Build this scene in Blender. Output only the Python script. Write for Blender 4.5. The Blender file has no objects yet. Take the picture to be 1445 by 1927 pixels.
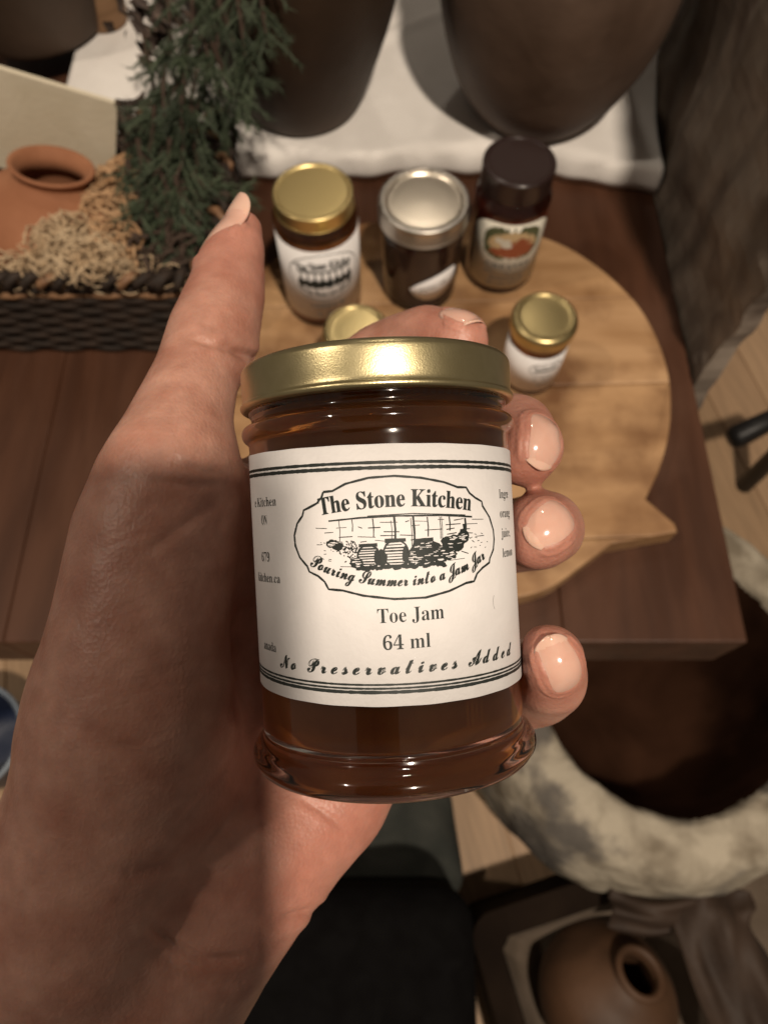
import bpy, bmesh, math, random
import numpy as np
from mathutils import Vector, Matrix
random.seed(7); np.random.seed(7)
R = math.radians
S = bpy.context.scene
COL = S.collection

# ------------------------------------------------------------------ camera
PITCH = 66.0                     # degrees below the horizon
CAMZ = 1.275                     # phone held 1.27 m above the floor
FPX, PW, PH = 1337.0, 1445.0, 1927.0
cam_d = bpy.data.cameras.new('camera'); cam = bpy.data.objects.new('camera', cam_d); COL.objects.link(cam)
cam.location = (0, 0, CAMZ); cam.rotation_euler = (R(90 - PITCH), 0, 0)
cam_d.sensor_fit = 'VERTICAL'; cam_d.sensor_height = 36; cam_d.lens = FPX / PH * 36
cam_d.clip_start = 0.002; cam_d.clip_end = 50
cam_d.dof.use_dof = True; cam_d.dof.focus_distance = 0.101; cam_d.dof.aperture_fstop = 27
S.camera = cam

# ------------------------------------------------------------------ world, lamps, exposure (an indoor photograph under ceiling lamps)
w = bpy.data.worlds.new('World'); S.world = w; w.use_nodes = True
w.node_tree.nodes['Background'].inputs[0].default_value = (1.0, 0.83, 0.66, 1)
w.node_tree.nodes['Background'].inputs[1].default_value = 0.135
def lamp(name, loc, watts, rad, col):
    l = bpy.data.lights.new(name, 'POINT'); l.energy = watts; l.shadow_soft_size = rad; l.color = col; l.cycles.is_caustics_light = True
    o = bpy.data.objects.new(name, l); COL.objects.link(o); o.location = loc
    return o
lamp('ceiling_lamp', (0.51, -0.85, CAMZ + 2.07), 285, 0.072, (1.0, 0.86, 0.70))
lamp('ceiling_lamp', (-1.5, 0.10, CAMZ + 1.9), 55, 0.045, (1.0, 0.86, 0.70))
lamp('ceiling_lamp', (0.15, 2.2, CAMZ + 2.15), 26, 0.12, (1.0, 0.88, 0.73))
S.view_settings.view_transform = 'Standard'; S.view_settings.look = 'None'
S.view_settings.exposure = 0.02; S.view_settings.gamma = 1.0
S.render.engine = 'CYCLES'
S.cycles.use_denoising = True
S.cycles.max_bounces = 10; S.cycles.transmission_bounces = 10; S.cycles.glossy_bounces = 5
S.cycles.sample_clamp_indirect = 4.0
S.cycles.caustics_refractive = True; S.cycles.caustics_reflective = False

# ------------------------------------------------------------------ helpers
CF = Vector((0, math.cos(R(PITCH)), -math.sin(R(PITCH))))
CU = Vector((0, math.sin(R(PITCH)), math.cos(R(PITCH))))
CR = Vector((1, 0, 0)); CP = Vector((0, 0, CAMZ))
HELD = Matrix.Translation(CP) @ Matrix((CR, CU, -CF)).transposed().to_4x4()   # frame of the held things: right, up, back
def ray(px, py): return CF + CR * ((px - PW / 2) / FPX) + CU * ((PH / 2 - py) / FPX)
def at(px, py, z):                                   # point of the level plane z in that direction
    r = ray(px, py); return CP + r * ((z - CAMZ) / r.z)
def aty(px, py, y):                                  # point of the upright plane y
    r = ray(px, py); return CP + r * (y / r.y)

def link(name, me, mats, parent=None, smooth=False, M=None):
    o = bpy.data.objects.new(name, me); COL.objects.link(o)
    for m in (mats if isinstance(mats, (list, tuple)) else [mats]):
        if m and me.materials.find(m.name) < 0: me.materials.append(m)
    if M is not None: o.matrix_world = M
    if parent:
        o.parent = parent
    if smooth:
        for p in me.polygons: p.use_smooth = True
    return o
def mesh(name, v, f):
    me = bpy.data.meshes.new(name); me.from_pydata([tuple(p) for p in v], [], f); me.update(); return me
def bmesh_done(name, bm):
    me = bpy.data.meshes.new(name); bm.to_mesh(me); bm.free(); me.update(); return me
def thing(name, label, cat, M=None, group=None, kind=None):
    o = bpy.data.objects.new(name, None); COL.objects.link(o); o.empty_display_size = 0.02
    if M is not None: o.matrix_world = M
    return tag(o, label, cat, group, kind)
def tag(o, label=None, cat=None, group=None, kind=None):
    if label: o['label'] = label
    if cat: o['category'] = cat
    if group: o['group'] = group
    if kind: o['kind'] = kind
    return o
def T(x, y=None, z=None, rz=0, rx=0, ry=0):
    p = Vector(x) if y is None else Vector((x, y, z))
    return Matrix.Translation(p) @ Matrix.Rotation(R(rz), 4, 'Z') @ Matrix.Rotation(R(ry), 4, 'Y') @ Matrix.Rotation(R(rx), 4, 'X')

def lathe(prof, n=64, closed=False):
    v, f = [], []
    m = len(prof)
    for r, z in prof:
        for k in range(n):
            a = 2 * math.pi * k / n
            v.append((r * math.sin(a), -r * math.cos(a), z))
    rows = m if closed else m - 1
    for i in range(rows):
        for k in range(n):
            a, b = i * n + k, i * n + (k + 1) % n
            c, d = ((i + 1) % m) * n + (k + 1) % n, ((i + 1) % m) * n + k
            f.append((a, b, c, d))
    me = mesh('lathe', v, f)
    bm = bmesh.new(); bm.from_mesh(me)
    bmesh.ops.remove_doubles(bm, verts=bm.verts, dist=1e-6)
    bmesh.ops.recalc_face_normals(bm, faces=bm.faces)
    bm.to_mesh(me); bm.free()
    return me
def smoothprof(pts, n=6):                             # Catmull-Rom through profile points
    out = []
    P = [pts[0]] + list(pts) + [pts[-1]]
    for i in range(1, len(P) - 2):
        p0, p1, p2, p3 = [np.array(q, float) for q in P[i - 1:i + 3]]
        for k in range(n):
            t = k / n
            out.append(tuple(0.5 * (2 * p1 + (p2 - p0) * t + (2 * p0 - 5 * p1 + 4 * p2 - p3) * t * t + (3 * p1 - p0 - 3 * p2 + p3) * t ** 3)))
    out.append(tuple(pts[-1])); return out
def box(bm, x0, x1, y0, y1, z0, z1, M=None):
    vs = [bm.verts.new((x, y, z)) for x in (x0, x1) for y in (y0, y1) for z in (z0, z1)]
    for q in ((0, 1, 3, 2), (4, 6, 7, 5), (0, 4, 5, 1), (2, 3, 7, 6), (0, 2, 6, 4), (1, 5, 7, 3)):
        bm.faces.new([vs[i] for i in q])
    if M: bmesh.ops.transform(bm, matrix=M, verts=vs)
    return vs
def boxmesh(name, x0, x1, y0, y1, z0, z1, bev=0.0, seg=2):
    bm = bmesh.new(); box(bm, x0, x1, y0, y1, z0, z1)
    if bev: bmesh.ops.bevel(bm, geom=list(bm.edges), offset=bev, segments=seg, profile=0.5, affect='EDGES')
    return bmesh_done(name, bm)
def tube(path, rad, n=8, cap=True, v=None, f=None):
    """swept tube; rad number or list; appends to v, f"""
    v = [] if v is None else v; f = [] if f is None else f
    P = [Vector(p) for p in path]; base = len(v)
    up = Vector((0.13, 0.37, 0.92)).normalized()
    for i, p in enumerate(P):
        t = (P[min(i + 1, len(P) - 1)] - P[max(i - 1, 0)]).normalized()
        a = t.cross(up)
        if a.length < 1e-4: a = t.cross(Vector((1, 0, 0)))
        a.normalize(); b = t.cross(a)
        r = rad[i] if isinstance(rad, (list, tuple)) else rad
        for k in range(n):
            th = 2 * math.pi * k / n
            v.append(p + a * (r * math.cos(th)) + b * (r * math.sin(th)))
    for i in range(len(P) - 1):
        for k in range(n):
            a0 = base + i * n + k; b0 = base + i * n + (k + 1) % n
            f.append((a0, b0, b0 + n, a0 + n))
    if cap:
        f.append(tuple(base + k for k in range(n))[::-1]); f.append(tuple(base + (len(P) - 1) * n + k for k in range(n)))
    return v, f
def prism(poly, z0, z1, bev=0.0):
    bm = bmesh.new()
    lo = [bm.verts.new((x, y, z0)) for x, y in poly]; hi = [bm.verts.new((x, y, z1)) for x, y in poly]
    n = len(poly)
    top = bm.faces.new(hi); bm.faces.new(lo[::-1])
    for i in range(n): bm.faces.new((lo[i], lo[(i + 1) % n], hi[(i + 1) % n], hi[i]))
    bmesh.ops.recalc_face_normals(bm, faces=bm.faces)
    if bev:
        es = [e for e in top.edges]
        bmesh.ops.bevel(bm, geom=es, offset=bev, segments=2, profile=0.5, affect='EDGES')
    bmesh.ops.triangulate(bm, faces=[f for f in bm.faces if len(f.verts) > 4])
    return bmesh_done('prism', bm)

# ------------------------------------------------------------------ materials
def mat(name, col, rough=0.5, metal=0.0, col2=None, scale=20, stretch=(1, 1, 1), detail=6, ramp=(0.35, 0.65), bump=0.0, bscale=None,
        bstretch=None, spec=0.5, sss=0.0, sssr=(1, .4, .2), sscale=0.003, trans=0.0, ior=1.45, coat=0.0, rvar=0.0, dirt=None, rot=0.0):
    m = bpy.data.materials.new(name); m.use_nodes = True
    nt = m.node_tree; N = nt.nodes; L = nt.links; b = N['Principled BSDF']
    b.inputs['Base Color'].default_value = (*col, 1); b.inputs['Roughness'].default_value = rough; b.inputs['Metallic'].default_value = metal
    b.inputs['Specular IOR Level'].default_value = spec; b.inputs['IOR'].default_value = ior
    b.inputs['Subsurface Weight'].default_value = sss; b.inputs['Subsurface Radius'].default_value = sssr; b.inputs['Subsurface Scale'].default_value = sscale
    b.inputs['Transmission Weight'].default_value = trans; b.inputs['Coat Weight'].default_value = coat
    tc = N.new('ShaderNodeTexCoord')
    def noise(sc, st, det=6, dist=0.0):
        mp = N.new('ShaderNodeMapping'); mp.inputs['Scale'].default_value = st; mp.inputs['Rotation'].default_value = (0, 0, rot)
        L.new(tc.outputs['Object'], mp.inputs['Vector'])
        n = N.new('ShaderNodeTexNoise'); n.inputs['Scale'].default_value = sc; n.inputs['Detail'].default_value = det; n.inputs['Distortion'].default_value = dist
        L.new(mp.outputs['Vector'], n.inputs['Vector']); return n
    if col2:
        n = noise(scale, stretch, detail, 0.4)
        cr = N.new('ShaderNodeValToRGB'); cr.color_ramp.elements[0].position = ramp[0]; cr.color_ramp.elements[1].position = ramp[1]
        cr.color_ramp.elements[0].color = (*col, 1); cr.color_ramp.elements[1].color = (*col2, 1)
        L.new(n.outputs['Fac'], cr.inputs['Fac']); out = cr.outputs['Color']
        if dirt:
            n3 = noise(dirt[1], (1, 1, 1), 5)
            c3 = N.new('ShaderNodeValToRGB'); c3.color_ramp.elements[0].position = dirt[2]; c3.color_ramp.elements[1].position = dirt[3]
            L.new(n3.outputs['Fac'], c3.inputs['Fac'])
            mx = N.new('ShaderNodeMix'); mx.data_type = 'RGBA'; L.new(c3.outputs['Color'], mx.inputs['Factor'])
            L.new(out, mx.inputs['A']); mx.inputs['B'].default_value = (*dirt[0], 1); out = mx.outputs['Result']
        L.new(out, b.inputs['Base Color'])
    if rvar:
        n = noise(scale * 1.7, stretch, 4)
        mr = N.new('ShaderNodeMapRange'); mr.inputs['To Min'].default_value = max(0.02, rough - rvar); mr.inputs['To Max'].default_value = rough + rvar
        L.new(n.outputs['Fac'], mr.inputs['Value']); L.new(mr.outputs['Result'], b.inputs['Roughness'])
    if bump:
        n = noise(bscale or scale, bstretch or stretch, 5)
        bp = N.new('ShaderNodeBump'); bp.inputs['Strength'].default_value = 1.0; bp.inputs['Distance'].default_value = bump
        L.new(n.outputs['Fac'], bp.inputs['Height']); L.new(bp.outputs['Normal'], b.inputs['Normal'])
    return m

M = {}
M['table'] = mat('dark_stained_wood', (0.046, 0.018, 0.009), 0.48, col2=(0.072, 0.030, 0.016), scale=9, stretch=(5, 0.8, 3), bump=0.0003, bscale=18, rvar=0.12, spec=0.3, dirt=((0.10, 0.05, 0.032), 5, 0.52, 0.75))
M['board'] = [mat('pale_board_wood_%d' % k, c1, 0.55, col2=c2, scale=9, stretch=(0.8, 3.6, 2), bump=0.0004, bscale=30, rvar=0.1, dirt=((0.15, 0.068, 0.026), 16, 0.50, 0.72), rot=0.05)
              for k, (c1, c2) in enumerate([((0.29, 0.155, 0.066), (0.47, 0.285, 0.145)), ((0.26, 0.135, 0.056), (0.43, 0.255, 0.125)), ((0.31, 0.17, 0.075), (0.48, 0.295, 0.155)), ((0.28, 0.15, 0.063), (0.45, 0.27, 0.135))])]
M['floor'] = [mat('floor_wood_%d' % k, c, 0.55, col2=tuple(x * 1.3 for x in c), scale=8, stretch=(12, 0.8, 3), bump=0.0006, bscale=20) for k, c in enumerate([(0.34, 0.22, 0.13), (0.38, 0.25, 0.15), (0.31, 0.20, 0.115)])]
M['linen'] = mat('white_linen', (0.74, 0.70, 0.66), 0.85, col2=(0.80, 0.76, 0.72), scale=30, bump=0.0005, bscale=900)
M['darkclay'] = mat('dark_clay', (0.032, 0.018, 0.010), 0.6, col2=(0.062, 0.036, 0.021), scale=7, bump=0.0012, bscale=45, rvar=0.1, dirt=((0.075, 0.05, 0.036), 4, 0.52, 0.8))
M['greyclay'] = mat('grey_brown_clay', (0.050, 0.028, 0.017), 0.62, col2=(0.155, 0.10, 0.072), scale=5, bump=0.0012, bscale=40, rvar=0.1, dirt=((0.16, 0.115, 0.09), 4, 0.5, 0.8))
M['terracotta'] = mat('terracotta', (0.25, 0.098, 0.045), 0.8, col2=(0.34, 0.15, 0.075), scale=12, bump=0.0008, bscale=60)
M['slab'] = mat('weathered_grey_wood', (0.10, 0.078, 0.060), 0.85, col2=(0.24, 0.195, 0.155), scale=7, stretch=(2, 3, 1.0), bump=0.003, bscale=14, bstretch=(2, 3, 0.9), dirt=((0.09, 0.065, 0.05), 22, 0.5, 0.7))
M['stone'] = mat('rough_pale_stone', (0.20, 0.165, 0.12), 0.95, col2=(0.44, 0.385, 0.30), scale=18, ramp=(0.34, 0.60), bump=0.004, bscale=60, spec=0.2, dirt=((0.13, 0.115, 0.10), 8, 0.52, 0.60))
M['basin_hollow'] = mat('dark_brown_hollow', (0.026, 0.011, 0.006), 1.0, col2=(0.046, 0.020, 0.011), scale=9, spec=0.05)  # dark brown for the inner faces of the stone basin
M['wicker'] = mat('dark_wicker', (0.012, 0.007, 0.004), 0.75, col2=(0.030, 0.016, 0.009), scale=60, bump=0.0006, bscale=200)
M['wicker_tan'] = mat('tan_wicker', (0.14, 0.07, 0.035), 0.6, col2=(0.26, 0.14, 0.07), scale=60, bump=0.0006, bscale=200)
M['card'] = mat('cream_card', (0.58, 0.51, 0.38), 0.8, col2=(0.64, 0.57, 0.44), scale=25, bump=0.0003, bscale=200)
M['moss'] = mat('tan_curled_shavings', (0.34, 0.19, 0.09), 0.8, col2=(0.50, 0.32, 0.18), scale=60)
M['lace'] = mat('cream_lace_fibre', (0.42, 0.29, 0.17), 0.8, col2=(0.56, 0.43, 0.28), scale=60)
M['needle'] = mat('juniper_green', (0.024, 0.034, 0.018), 0.7, col2=(0.075, 0.098, 0.056), scale=24)
M['needle_pale'] = mat('juniper_pale_green', (0.045, 0.066, 0.036), 0.7, col2=(0.095, 0.12, 0.07), scale=24)
M['twig'] = mat('brown_twig', (0.05, 0.03, 0.02), 0.8)
M['driedflower'] = mat('dried_flower', (0.05, 0.035, 0.03), 0.8, col2=(0.13, 0.09, 0.07), scale=60)
M['iron'] = mat('black_iron', (0.012, 0.011, 0.011), 0.45, metal=0.3, bump=0.0006, bscale=80)
M['brownwood'] = mat('brown_wood', (0.17, 0.09, 0.04), 0.6, col2=(0.25, 0.14, 0.07), scale=9, stretch=(1, 1, 8), bump=0.0005, bscale=20)
M['gold'] = mat('gold_lacquered_tin', (0.50, 0.425, 0.235), 0.33, metal=1.0, col2=(0.55, 0.47, 0.27), scale=300, bump=0.000022, bscale=4200)
M['gold_smooth'] = mat('gold_tin', (0.74, 0.58, 0.27), 0.36, metal=1.0, bump=0.00003, bscale=1500)
M['gold_dull'] = mat('dull_gold_tin', (0.54, 0.43, 0.21), 0.32, metal=1.0, bump=0.00003, bscale=1500)
M['silver'] = mat('silver_tin', (0.72, 0.64, 0.53), 0.30, metal=1.0, bump=0.00004, bscale=900)
M['silver_dull'] = mat('brushed_tin', (0.52, 0.48, 0.43), 0.36, metal=1.0, bump=0.00004, bscale=900)
M['maroon'] = mat('maroon_black_tin', (0.020, 0.010, 0.009), 0.30, spec=0.5, coat=0.3)
M['jam_amber'] = mat('amber_jam', (0.42, 0.105, 0.018), 0.35, col2=(0.70, 0.23, 0.045), scale=75, sss=0.4, sssr=(1, .35, .1), sscale=0.004)
M['jam_orange'] = mat('orange_jam', (0.34, 0.10, 0.02), 0.35, col2=(0.46, 0.16, 0.035), scale=120, sss=0.3, sssr=(1, .35, .1))
M['jam_dark'] = mat('dark_berry_jam', (0.024, 0.005, 0.006), 0.35, col2=(0.034, 0.008, 0.008), scale=120)
M['jam_red'] = mat('red_jam', (0.16, 0.020, 0.011), 0.35, col2=(0.22, 0.035, 0.016), scale=120, sss=0.2)
M['glass'] = mat('clear_glass', (0.96, 0.97, 0.95), 0.0, trans=1.0, ior=1.5, coat=0.2)
M['glass'].node_tree.nodes['Principled BSDF'].inputs['Coat Roughness'].default_value = 0.12
M['glass_plain'] = mat('clear_jar_glass', (0.96, 0.97, 0.95), 0.0, trans=1.0, ior=1.5)
M['paper'] = mat('white_label_paper', (0.73, 0.70, 0.69), 0.65, col2=(0.765, 0.735, 0.725), scale=250, bump=0.00003, bscale=1500)
M['paper_cream'] = mat('cream_label_paper', (0.60, 0.56, 0.47), 0.65, col2=(0.64, 0.60, 0.51), scale=200)
M['ink'] = mat('black_ink', (0.012, 0.016, 0.014), 0.6)
M['ink_grey'] = mat('grey_ink', (0.12, 0.12, 0.11), 0.7)
M['ink_green'] = mat('olive_ink', (0.09, 0.10, 0.045), 0.7)
M['ink_rust'] = mat('rust_ink', (0.28, 0.075, 0.03), 0.7)
M['ink_ochre'] = mat('ochre_ink', (0.55, 0.40, 0.22), 0.7)
M['black'] = mat('black_fabric', (0.0025, 0.002, 0.002), 0.9, col2=(0.004, 0.0035, 0.0035), scale=40, spec=0.1)
M['darkcloth'] = mat('dark_grey_green_cloth', (0.022, 0.024, 0.020), 0.9, col2=(0.05, 0.05, 0.042), scale=14, bump=0.001, bscale=400)
M['boxwood'] = mat('blackened_box_wood', (0.010, 0.006, 0.004), 0.9, col2=(0.018, 0.011, 0.007), spec=0.1, scale=10, bump=0.0006, bscale=40)
M['lining'] = mat('grey_brown_lining', (0.10, 0.073, 0.05), 0.95, col2=(0.16, 0.12, 0.088), scale=12, bump=0.001, bscale=90)
M['brownclay'] = mat('brown_glazed_clay', (0.055, 0.026, 0.012), 0.6, col2=(0.10, 0.048, 0.023), scale=9, bump=0.0008, bscale=40)
M['leather'] = mat('dark_brown_leather', (0.026, 0.014, 0.008), 0.7, col2=(0.050, 0.029, 0.018), scale=14, bump=0.0008, bscale=120)
M['blue'] = mat('dark_blue_enamel', (0.018, 0.026, 0.055), 0.4)
M['blue_rim'] = mat('pale_blue_rim', (0.22, 0.26, 0.31), 0.4)
M['phone'] = mat('phone_black', (0.02, 0.02, 0.02), 0.3)
M['nail'] = mat('nail_plate', (0.61, 0.345, 0.268), 0.13, sss=0.3, sssr=(1, .45, .3), sscale=0.0015, coat=0.7, col2=(0.65, 0.385, 0.305), scale=250)
M['nail_tip'] = mat('nail_free_edge', (0.65, 0.415, 0.325), 0.13, sss=0.3, sscale=0.001, coat=0.4)
def skin():
    m = bpy.data.materials.new('skin'); m.use_nodes = True; nt = m.node_tree; N = nt.nodes; L = nt.links; b = N['Principled BSDF']
    tc = N.new('ShaderNodeTexCoord'); at_ = N.new('ShaderNodeAttribute'); at_.attribute_name = 'red'
    n1 = N.new('ShaderNodeTexNoise'); n1.inputs['Scale'].default_value = 130; n1.inputs['Detail'].default_value = 7; L.new(tc.outputs['Object'], n1.inputs['Vector'])
    n2 = N.new('ShaderNodeTexNoise'); n2.inputs['Scale'].default_value = 420; n2.inputs['Detail'].default_value = 4; L.new(tc.outputs['Object'], n2.inputs['Vector'])
    cr = N.new('ShaderNodeValToRGB'); cr.color_ramp.elements[0].position = 0.3; cr.color_ramp.elements[1].position = 0.7
    cr.color_ramp.elements[0].color = (0.40, 0.175, 0.120, 1); cr.color_ramp.elements[1].color = (0.56, 0.305, 0.228, 1)
    L.new(n1.outputs['Fac'], cr.inputs['Fac'])
    mx = N.new('ShaderNodeMix'); mx.data_type = 'RGBA'; L.new(at_.outputs['Fac'], mx.inputs['Factor']); L.new(cr.outputs['Color'], mx.inputs['A'])
    mx.inputs['B'].default_value = (0.52, 0.20, 0.145, 1)
    m2 = N.new('ShaderNodeMix'); m2.data_type = 'RGBA'; m2.blend_type = 'MULTIPLY'; m2.inputs['Factor'].default_value = 0.3
    L.new(mx.outputs['Result'], m2.inputs['A']); L.new(n2.outputs['Fac'], m2.inputs['B'])
    L.new(m2.outputs['Result'], b.inputs['Base Color'])
    b.inputs['Roughness'].default_value = 0.47; b.inputs['Specular IOR Level'].default_value = 0.42
    b.inputs['Subsurface Weight'].default_value = 0.35; b.inputs['Subsurface Radius'].default_value = (1.0, 0.36, 0.18); b.inputs['Subsurface Scale'].default_value = 0.0018
    vo = N.new('ShaderNodeTexVoronoi'); vo.inputs['Scale'].default_value = 1500; L.new(tc.outputs['Object'], vo.inputs['Vector'])
    mp = N.new('ShaderNodeMapping'); mp.inputs['Scale'].default_value = (1, 3, 1); mp.inputs['Rotation'].default_value = (0, 0, R(20)); L.new(tc.outputs['Object'], mp.inputs['Vector'])
    n3 = N.new('ShaderNodeTexNoise'); n3.inputs['Scale'].default_value = 260; n3.inputs['Detail'].default_value = 4; L.new(mp.outputs['Vector'], n3.inputs['Vector'])
    b1 = N.new('ShaderNodeBump'); b1.inputs['Distance'].default_value = 0.000055; L.new(vo.outputs['Distance'], b1.inputs['Height'])
    b2 = N.new('ShaderNodeBump'); b2.inputs['Distance'].default_value = 0.00005; L.new(n3.outputs['Fac'], b2.inputs['Height'])
    m4 = N.new('ShaderNodeMapping'); m4.inputs['Scale'].default_value = (1.5, 0.7, 1); m4.inputs['Rotation'].default_value = (0, 0, R(-35)); L.new(tc.outputs['Object'], m4.inputs['Vector'])
    v4 = N.new('ShaderNodeTexVoronoi'); v4.feature = 'DISTANCE_TO_EDGE'; v4.inputs['Scale'].default_value = 420; L.new(m4.outputs['Vector'], v4.inputs['Vector'])
    r4 = N.new('ShaderNodeMapRange'); r4.inputs['From Max'].default_value = 0.12; L.new(v4.outputs['Distance'], r4.inputs['Value'])
    b4 = N.new('ShaderNodeBump'); b4.inputs['Distance'].default_value = 0.000014; L.new(r4.outputs['Result'], b4.inputs['Height'])
    L.new(b1.outputs['Normal'], b2.inputs['Normal']); L.new(b2.outputs['Normal'], b4.inputs['Normal']); L.new(b4.outputs['Normal'], b.inputs['Normal'])
    return m
M['skin'] = skin()

# ------------------------------------------------------------------ printing on cylinders
def serif(s):
    o = ''
    for c in s:
        if 'A' <= c <= 'Z': o += chr(0x1D400 + ord(c) - 65)
        elif 'a' <= c <= 'z': o += chr(0x1D41A + ord(c) - 97)
        elif '0' <= c <= '9': o += chr(0x1D7CE + ord(c) - 48)
        else: o += c
    return o
def script(s):
    o = ''
    for c in s:
        if 'A' <= c <= 'Z': o += chr(0x1D4D0 + ord(c) - 65)
        elif 'a' <= c <= 'z': o += chr(0x1D4EA + ord(c) - 97)
        else: o += c
    return o
def text2d(s, off=0.0, space=1.0):
    c = bpy.data.curves.new('lettering', 'FONT'); c.body = s; c.fill_mode = 'FRONT'; c.offset = off; c.resolution_u = 3; c.space_character = space
    o = bpy.data.objects.new('lettering', c); COL.objects.link(o); bpy.context.view_layer.update()
    me = o.evaluated_get(bpy.context.evaluated_depsgraph_get()).to_mesh()
    v = np.array([tuple(p.co)[:2] for p in me.vertices], float); f = [tuple(p.vertices) for p in me.polygons]
    bpy.data.objects.remove(o); bpy.data.curves.remove(c)
    return v, f
CAPH = 0.70
class Print:
    """flat ink shapes laid out on a label in mm: s along the label, v up the jar"""
    def __init__(s): s.v = []; s.f = []
    def add(s, v, f):
        b = len(s.v); s.v += [tuple(p) for p in v]; s.f += [tuple(i + b for i in q) for q in f]
    def text(s, st, x0, x1, base, cap, fn=None, off=0.0, space=1.0, bold=0.0):
        if bold:
            for k in (-1, 1): s.text(st, x0 + k * bold, x1 + k * bold, base + 0.3 * k * bold, cap, fn and (lambda q, k=k: fn(q) + 0.3 * k * bold), off, space)
            return
        v, f = text2d(st, off, space)
        x = v[:, 0]; k = (x1 - x0) / (x.max() - x.min())
        X = x0 + (x - x.min()) * k; Y = v[:, 1] * cap / CAPH
        if fn is None: s.add(np.stack([X, base + Y], 1), f)
        else:
            b = np.array([fn(q) for q in X]); sl = np.array([(fn(q + .01) - fn(q - .01)) / .02 for q in X])
            s.add(np.stack([X - Y * sl * 0.9, b + Y], 1), f)
    def line(s, pts, w, close=False):
        p = np.array(pts, float)
        if close: p = np.vstack([p, p[:1]])
        q = [p[0]]
        for a, b in zip(p[:-1], p[1:]):
            n = max(1, int(np.ceil(np.linalg.norm(b - a) / 0.7)))
            q += [a + (b - a) * (k + 1) / n for k in range(n)]
        q = np.array(q); t = np.gradient(q, axis=0); t /= np.linalg.norm(t, axis=1)[:, None] + 1e-9
        nn = np.stack([-t[:, 1], t[:, 0]], 1)
        ww = w * (0.85 + 0.3 * np.random.rand(len(q)))[:, None] / 2
        v = np.vstack([q + nn * ww, q - nn * ww]); n = len(q)
        s.add(v, [(i, i + 1, n + i + 1, n + i) for i in range(n - 1)])
    def blob(s, cx, cy, rx, ry, n=22, rough=0.08, p=2.0):
        th = np.linspace(0, 2 * np.pi, n, endpoint=False)
        k = 1 + rough * np.random.randn(n)
        c, d = np.cos(th), np.sin(th)
        nr = max(2, int(math.ceil(rx / 0.8)) if rx < 4 else int(math.ceil(rx / 2.0)))
        v = [(cx, cy)]; f = []
        for q in range(1, nr + 1):
            e = q / nr
            v += [(cx + e * rx * np.sign(a) * abs(a) ** (2 / p) * r, cy + e * ry * np.sign(b) * abs(b) ** (2 / p) * r) for a, b, r in zip(c, d, k)]
            if q == 1: f += [(0, 1 + i, 1 + (i + 1) % n) for i in range(n)]
            else:
                A0, B0 = 1 + (q - 2) * n, 1 + (q - 1) * n
                f += [(A0 + i, B0 + i, B0 + (i + 1) % n, A0 + (i + 1) % n) for i in range(n)]
        s.add(v, f)
    def illegible(s, x0, x1, base, h, slope=0.0):     # a line of print too small to read: short strokes
        rr = random.Random(int(base * 10)); x = x0
        while x < x1:
            wd = h * rr.uniform(.35, .6); b = base + slope * (x - x0)
            if rr.random() > .14:
                s.line([(x, b), (x + wd * .15, b + h * rr.uniform(.6, 1))], h * .16)
                s.line([(x + wd * .15, b + h * rr.choice((.1, .5, .65))), (x + wd * .75, b + h * rr.choice((.1, .5, .65)))], h * .16)
                s.line([(x + wd * .75, b), (x + wd * .8, b + h * rr.uniform(.45, .75))], h * .16)
            x += wd * 1.12
    def rect(s, x0, x1, y0, y1): s.line([(x0, (y0 + y1) / 2), (x1, (y0 + y1) / 2)], abs(y1 - y0))
    def build(s, name, m, parent, Rm, z0, lift, shear=0.0, s0=0.0):
        v = []
        for a, b in s.v:
            b = b + shear * (a - s0); th = a / Rm
            v.append(((Rm + lift) * 1e-3 * math.sin(th), -(Rm + lift) * 1e-3 * math.cos(th), (b + z0) * 1e-3))
        return link(name, mesh(name, v, s.f), m, parent)
def label_sheet(a0, a1, v0, v1, Rm, z0, fn0=None, fn1=None, n=72):
    """curved paper between arc positions a0..a1 mm and heights v0..v1 mm, 0.08 mm thick"""
    v, f = [], []
    for k in range(n + 1):
        a = a0 + (a1 - a0) * k / n; th = a / Rm
        lo = fn0(a) if fn0 else v0; hi = fn1(a) if fn1 else v1
        for rr in (Rm, Rm - 0.09):
            for vv in (lo, hi): v.append((rr * 1e-3 * math.sin(th), -rr * 1e-3 * math.cos(th), (vv + z0) * 1e-3))
    for k in range(n):
        b = 4 * k; c = b + 4
        f += [(b, c, c + 1, b + 1), (b + 2, b + 3, c + 3, c + 2), (b + 1, c + 1, c + 3, b + 3), (b, b + 2, c + 2, c)]
    f += [(0, 1, 3, 2), (4 * n, 4 * n + 2, 4 * n + 3, 4 * n + 1)]
    me = mesh('label', v, f)
    for p in me.polygons: p.use_smooth = len(p.vertices) == 4 and p.area > 2e-6
    return me

# ------------------------------------------------------------------ the setting: floor, table, riser cloth
TZ, BZ, CZ = 0.75, 0.770, 0.782
fl = boxmesh('floor', -1.6, 1.6, -0.8, 2.2, -0.03, -0.004)
floor = link('floor', fl, M['floor'][2]); tag(floor, kind='structure', label='tan wooden plank floor below the table')
pm = boxmesh('plank', -0.055, 0.055, -1.3, 1.3, -0.010, 0.0, 0.0015, 1)
for k in range(24):
    me = pm if k < 3 else None
    p = bpy.data.objects.new('plank', pm.copy() if k < 3 else planks[k % 3]); COL.objects.link(p)
    if k == 0: planks = []
    if k < 3: planks.append(p.data); p.data.materials.append(M['floor'][k])
    p.parent = floor; p.location = (-1.1 + k * 0.1125, 0.55 + 0.03 * (k % 2), 0.0); 
floor.rotation_euler = (0, 0, R(14))

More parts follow.
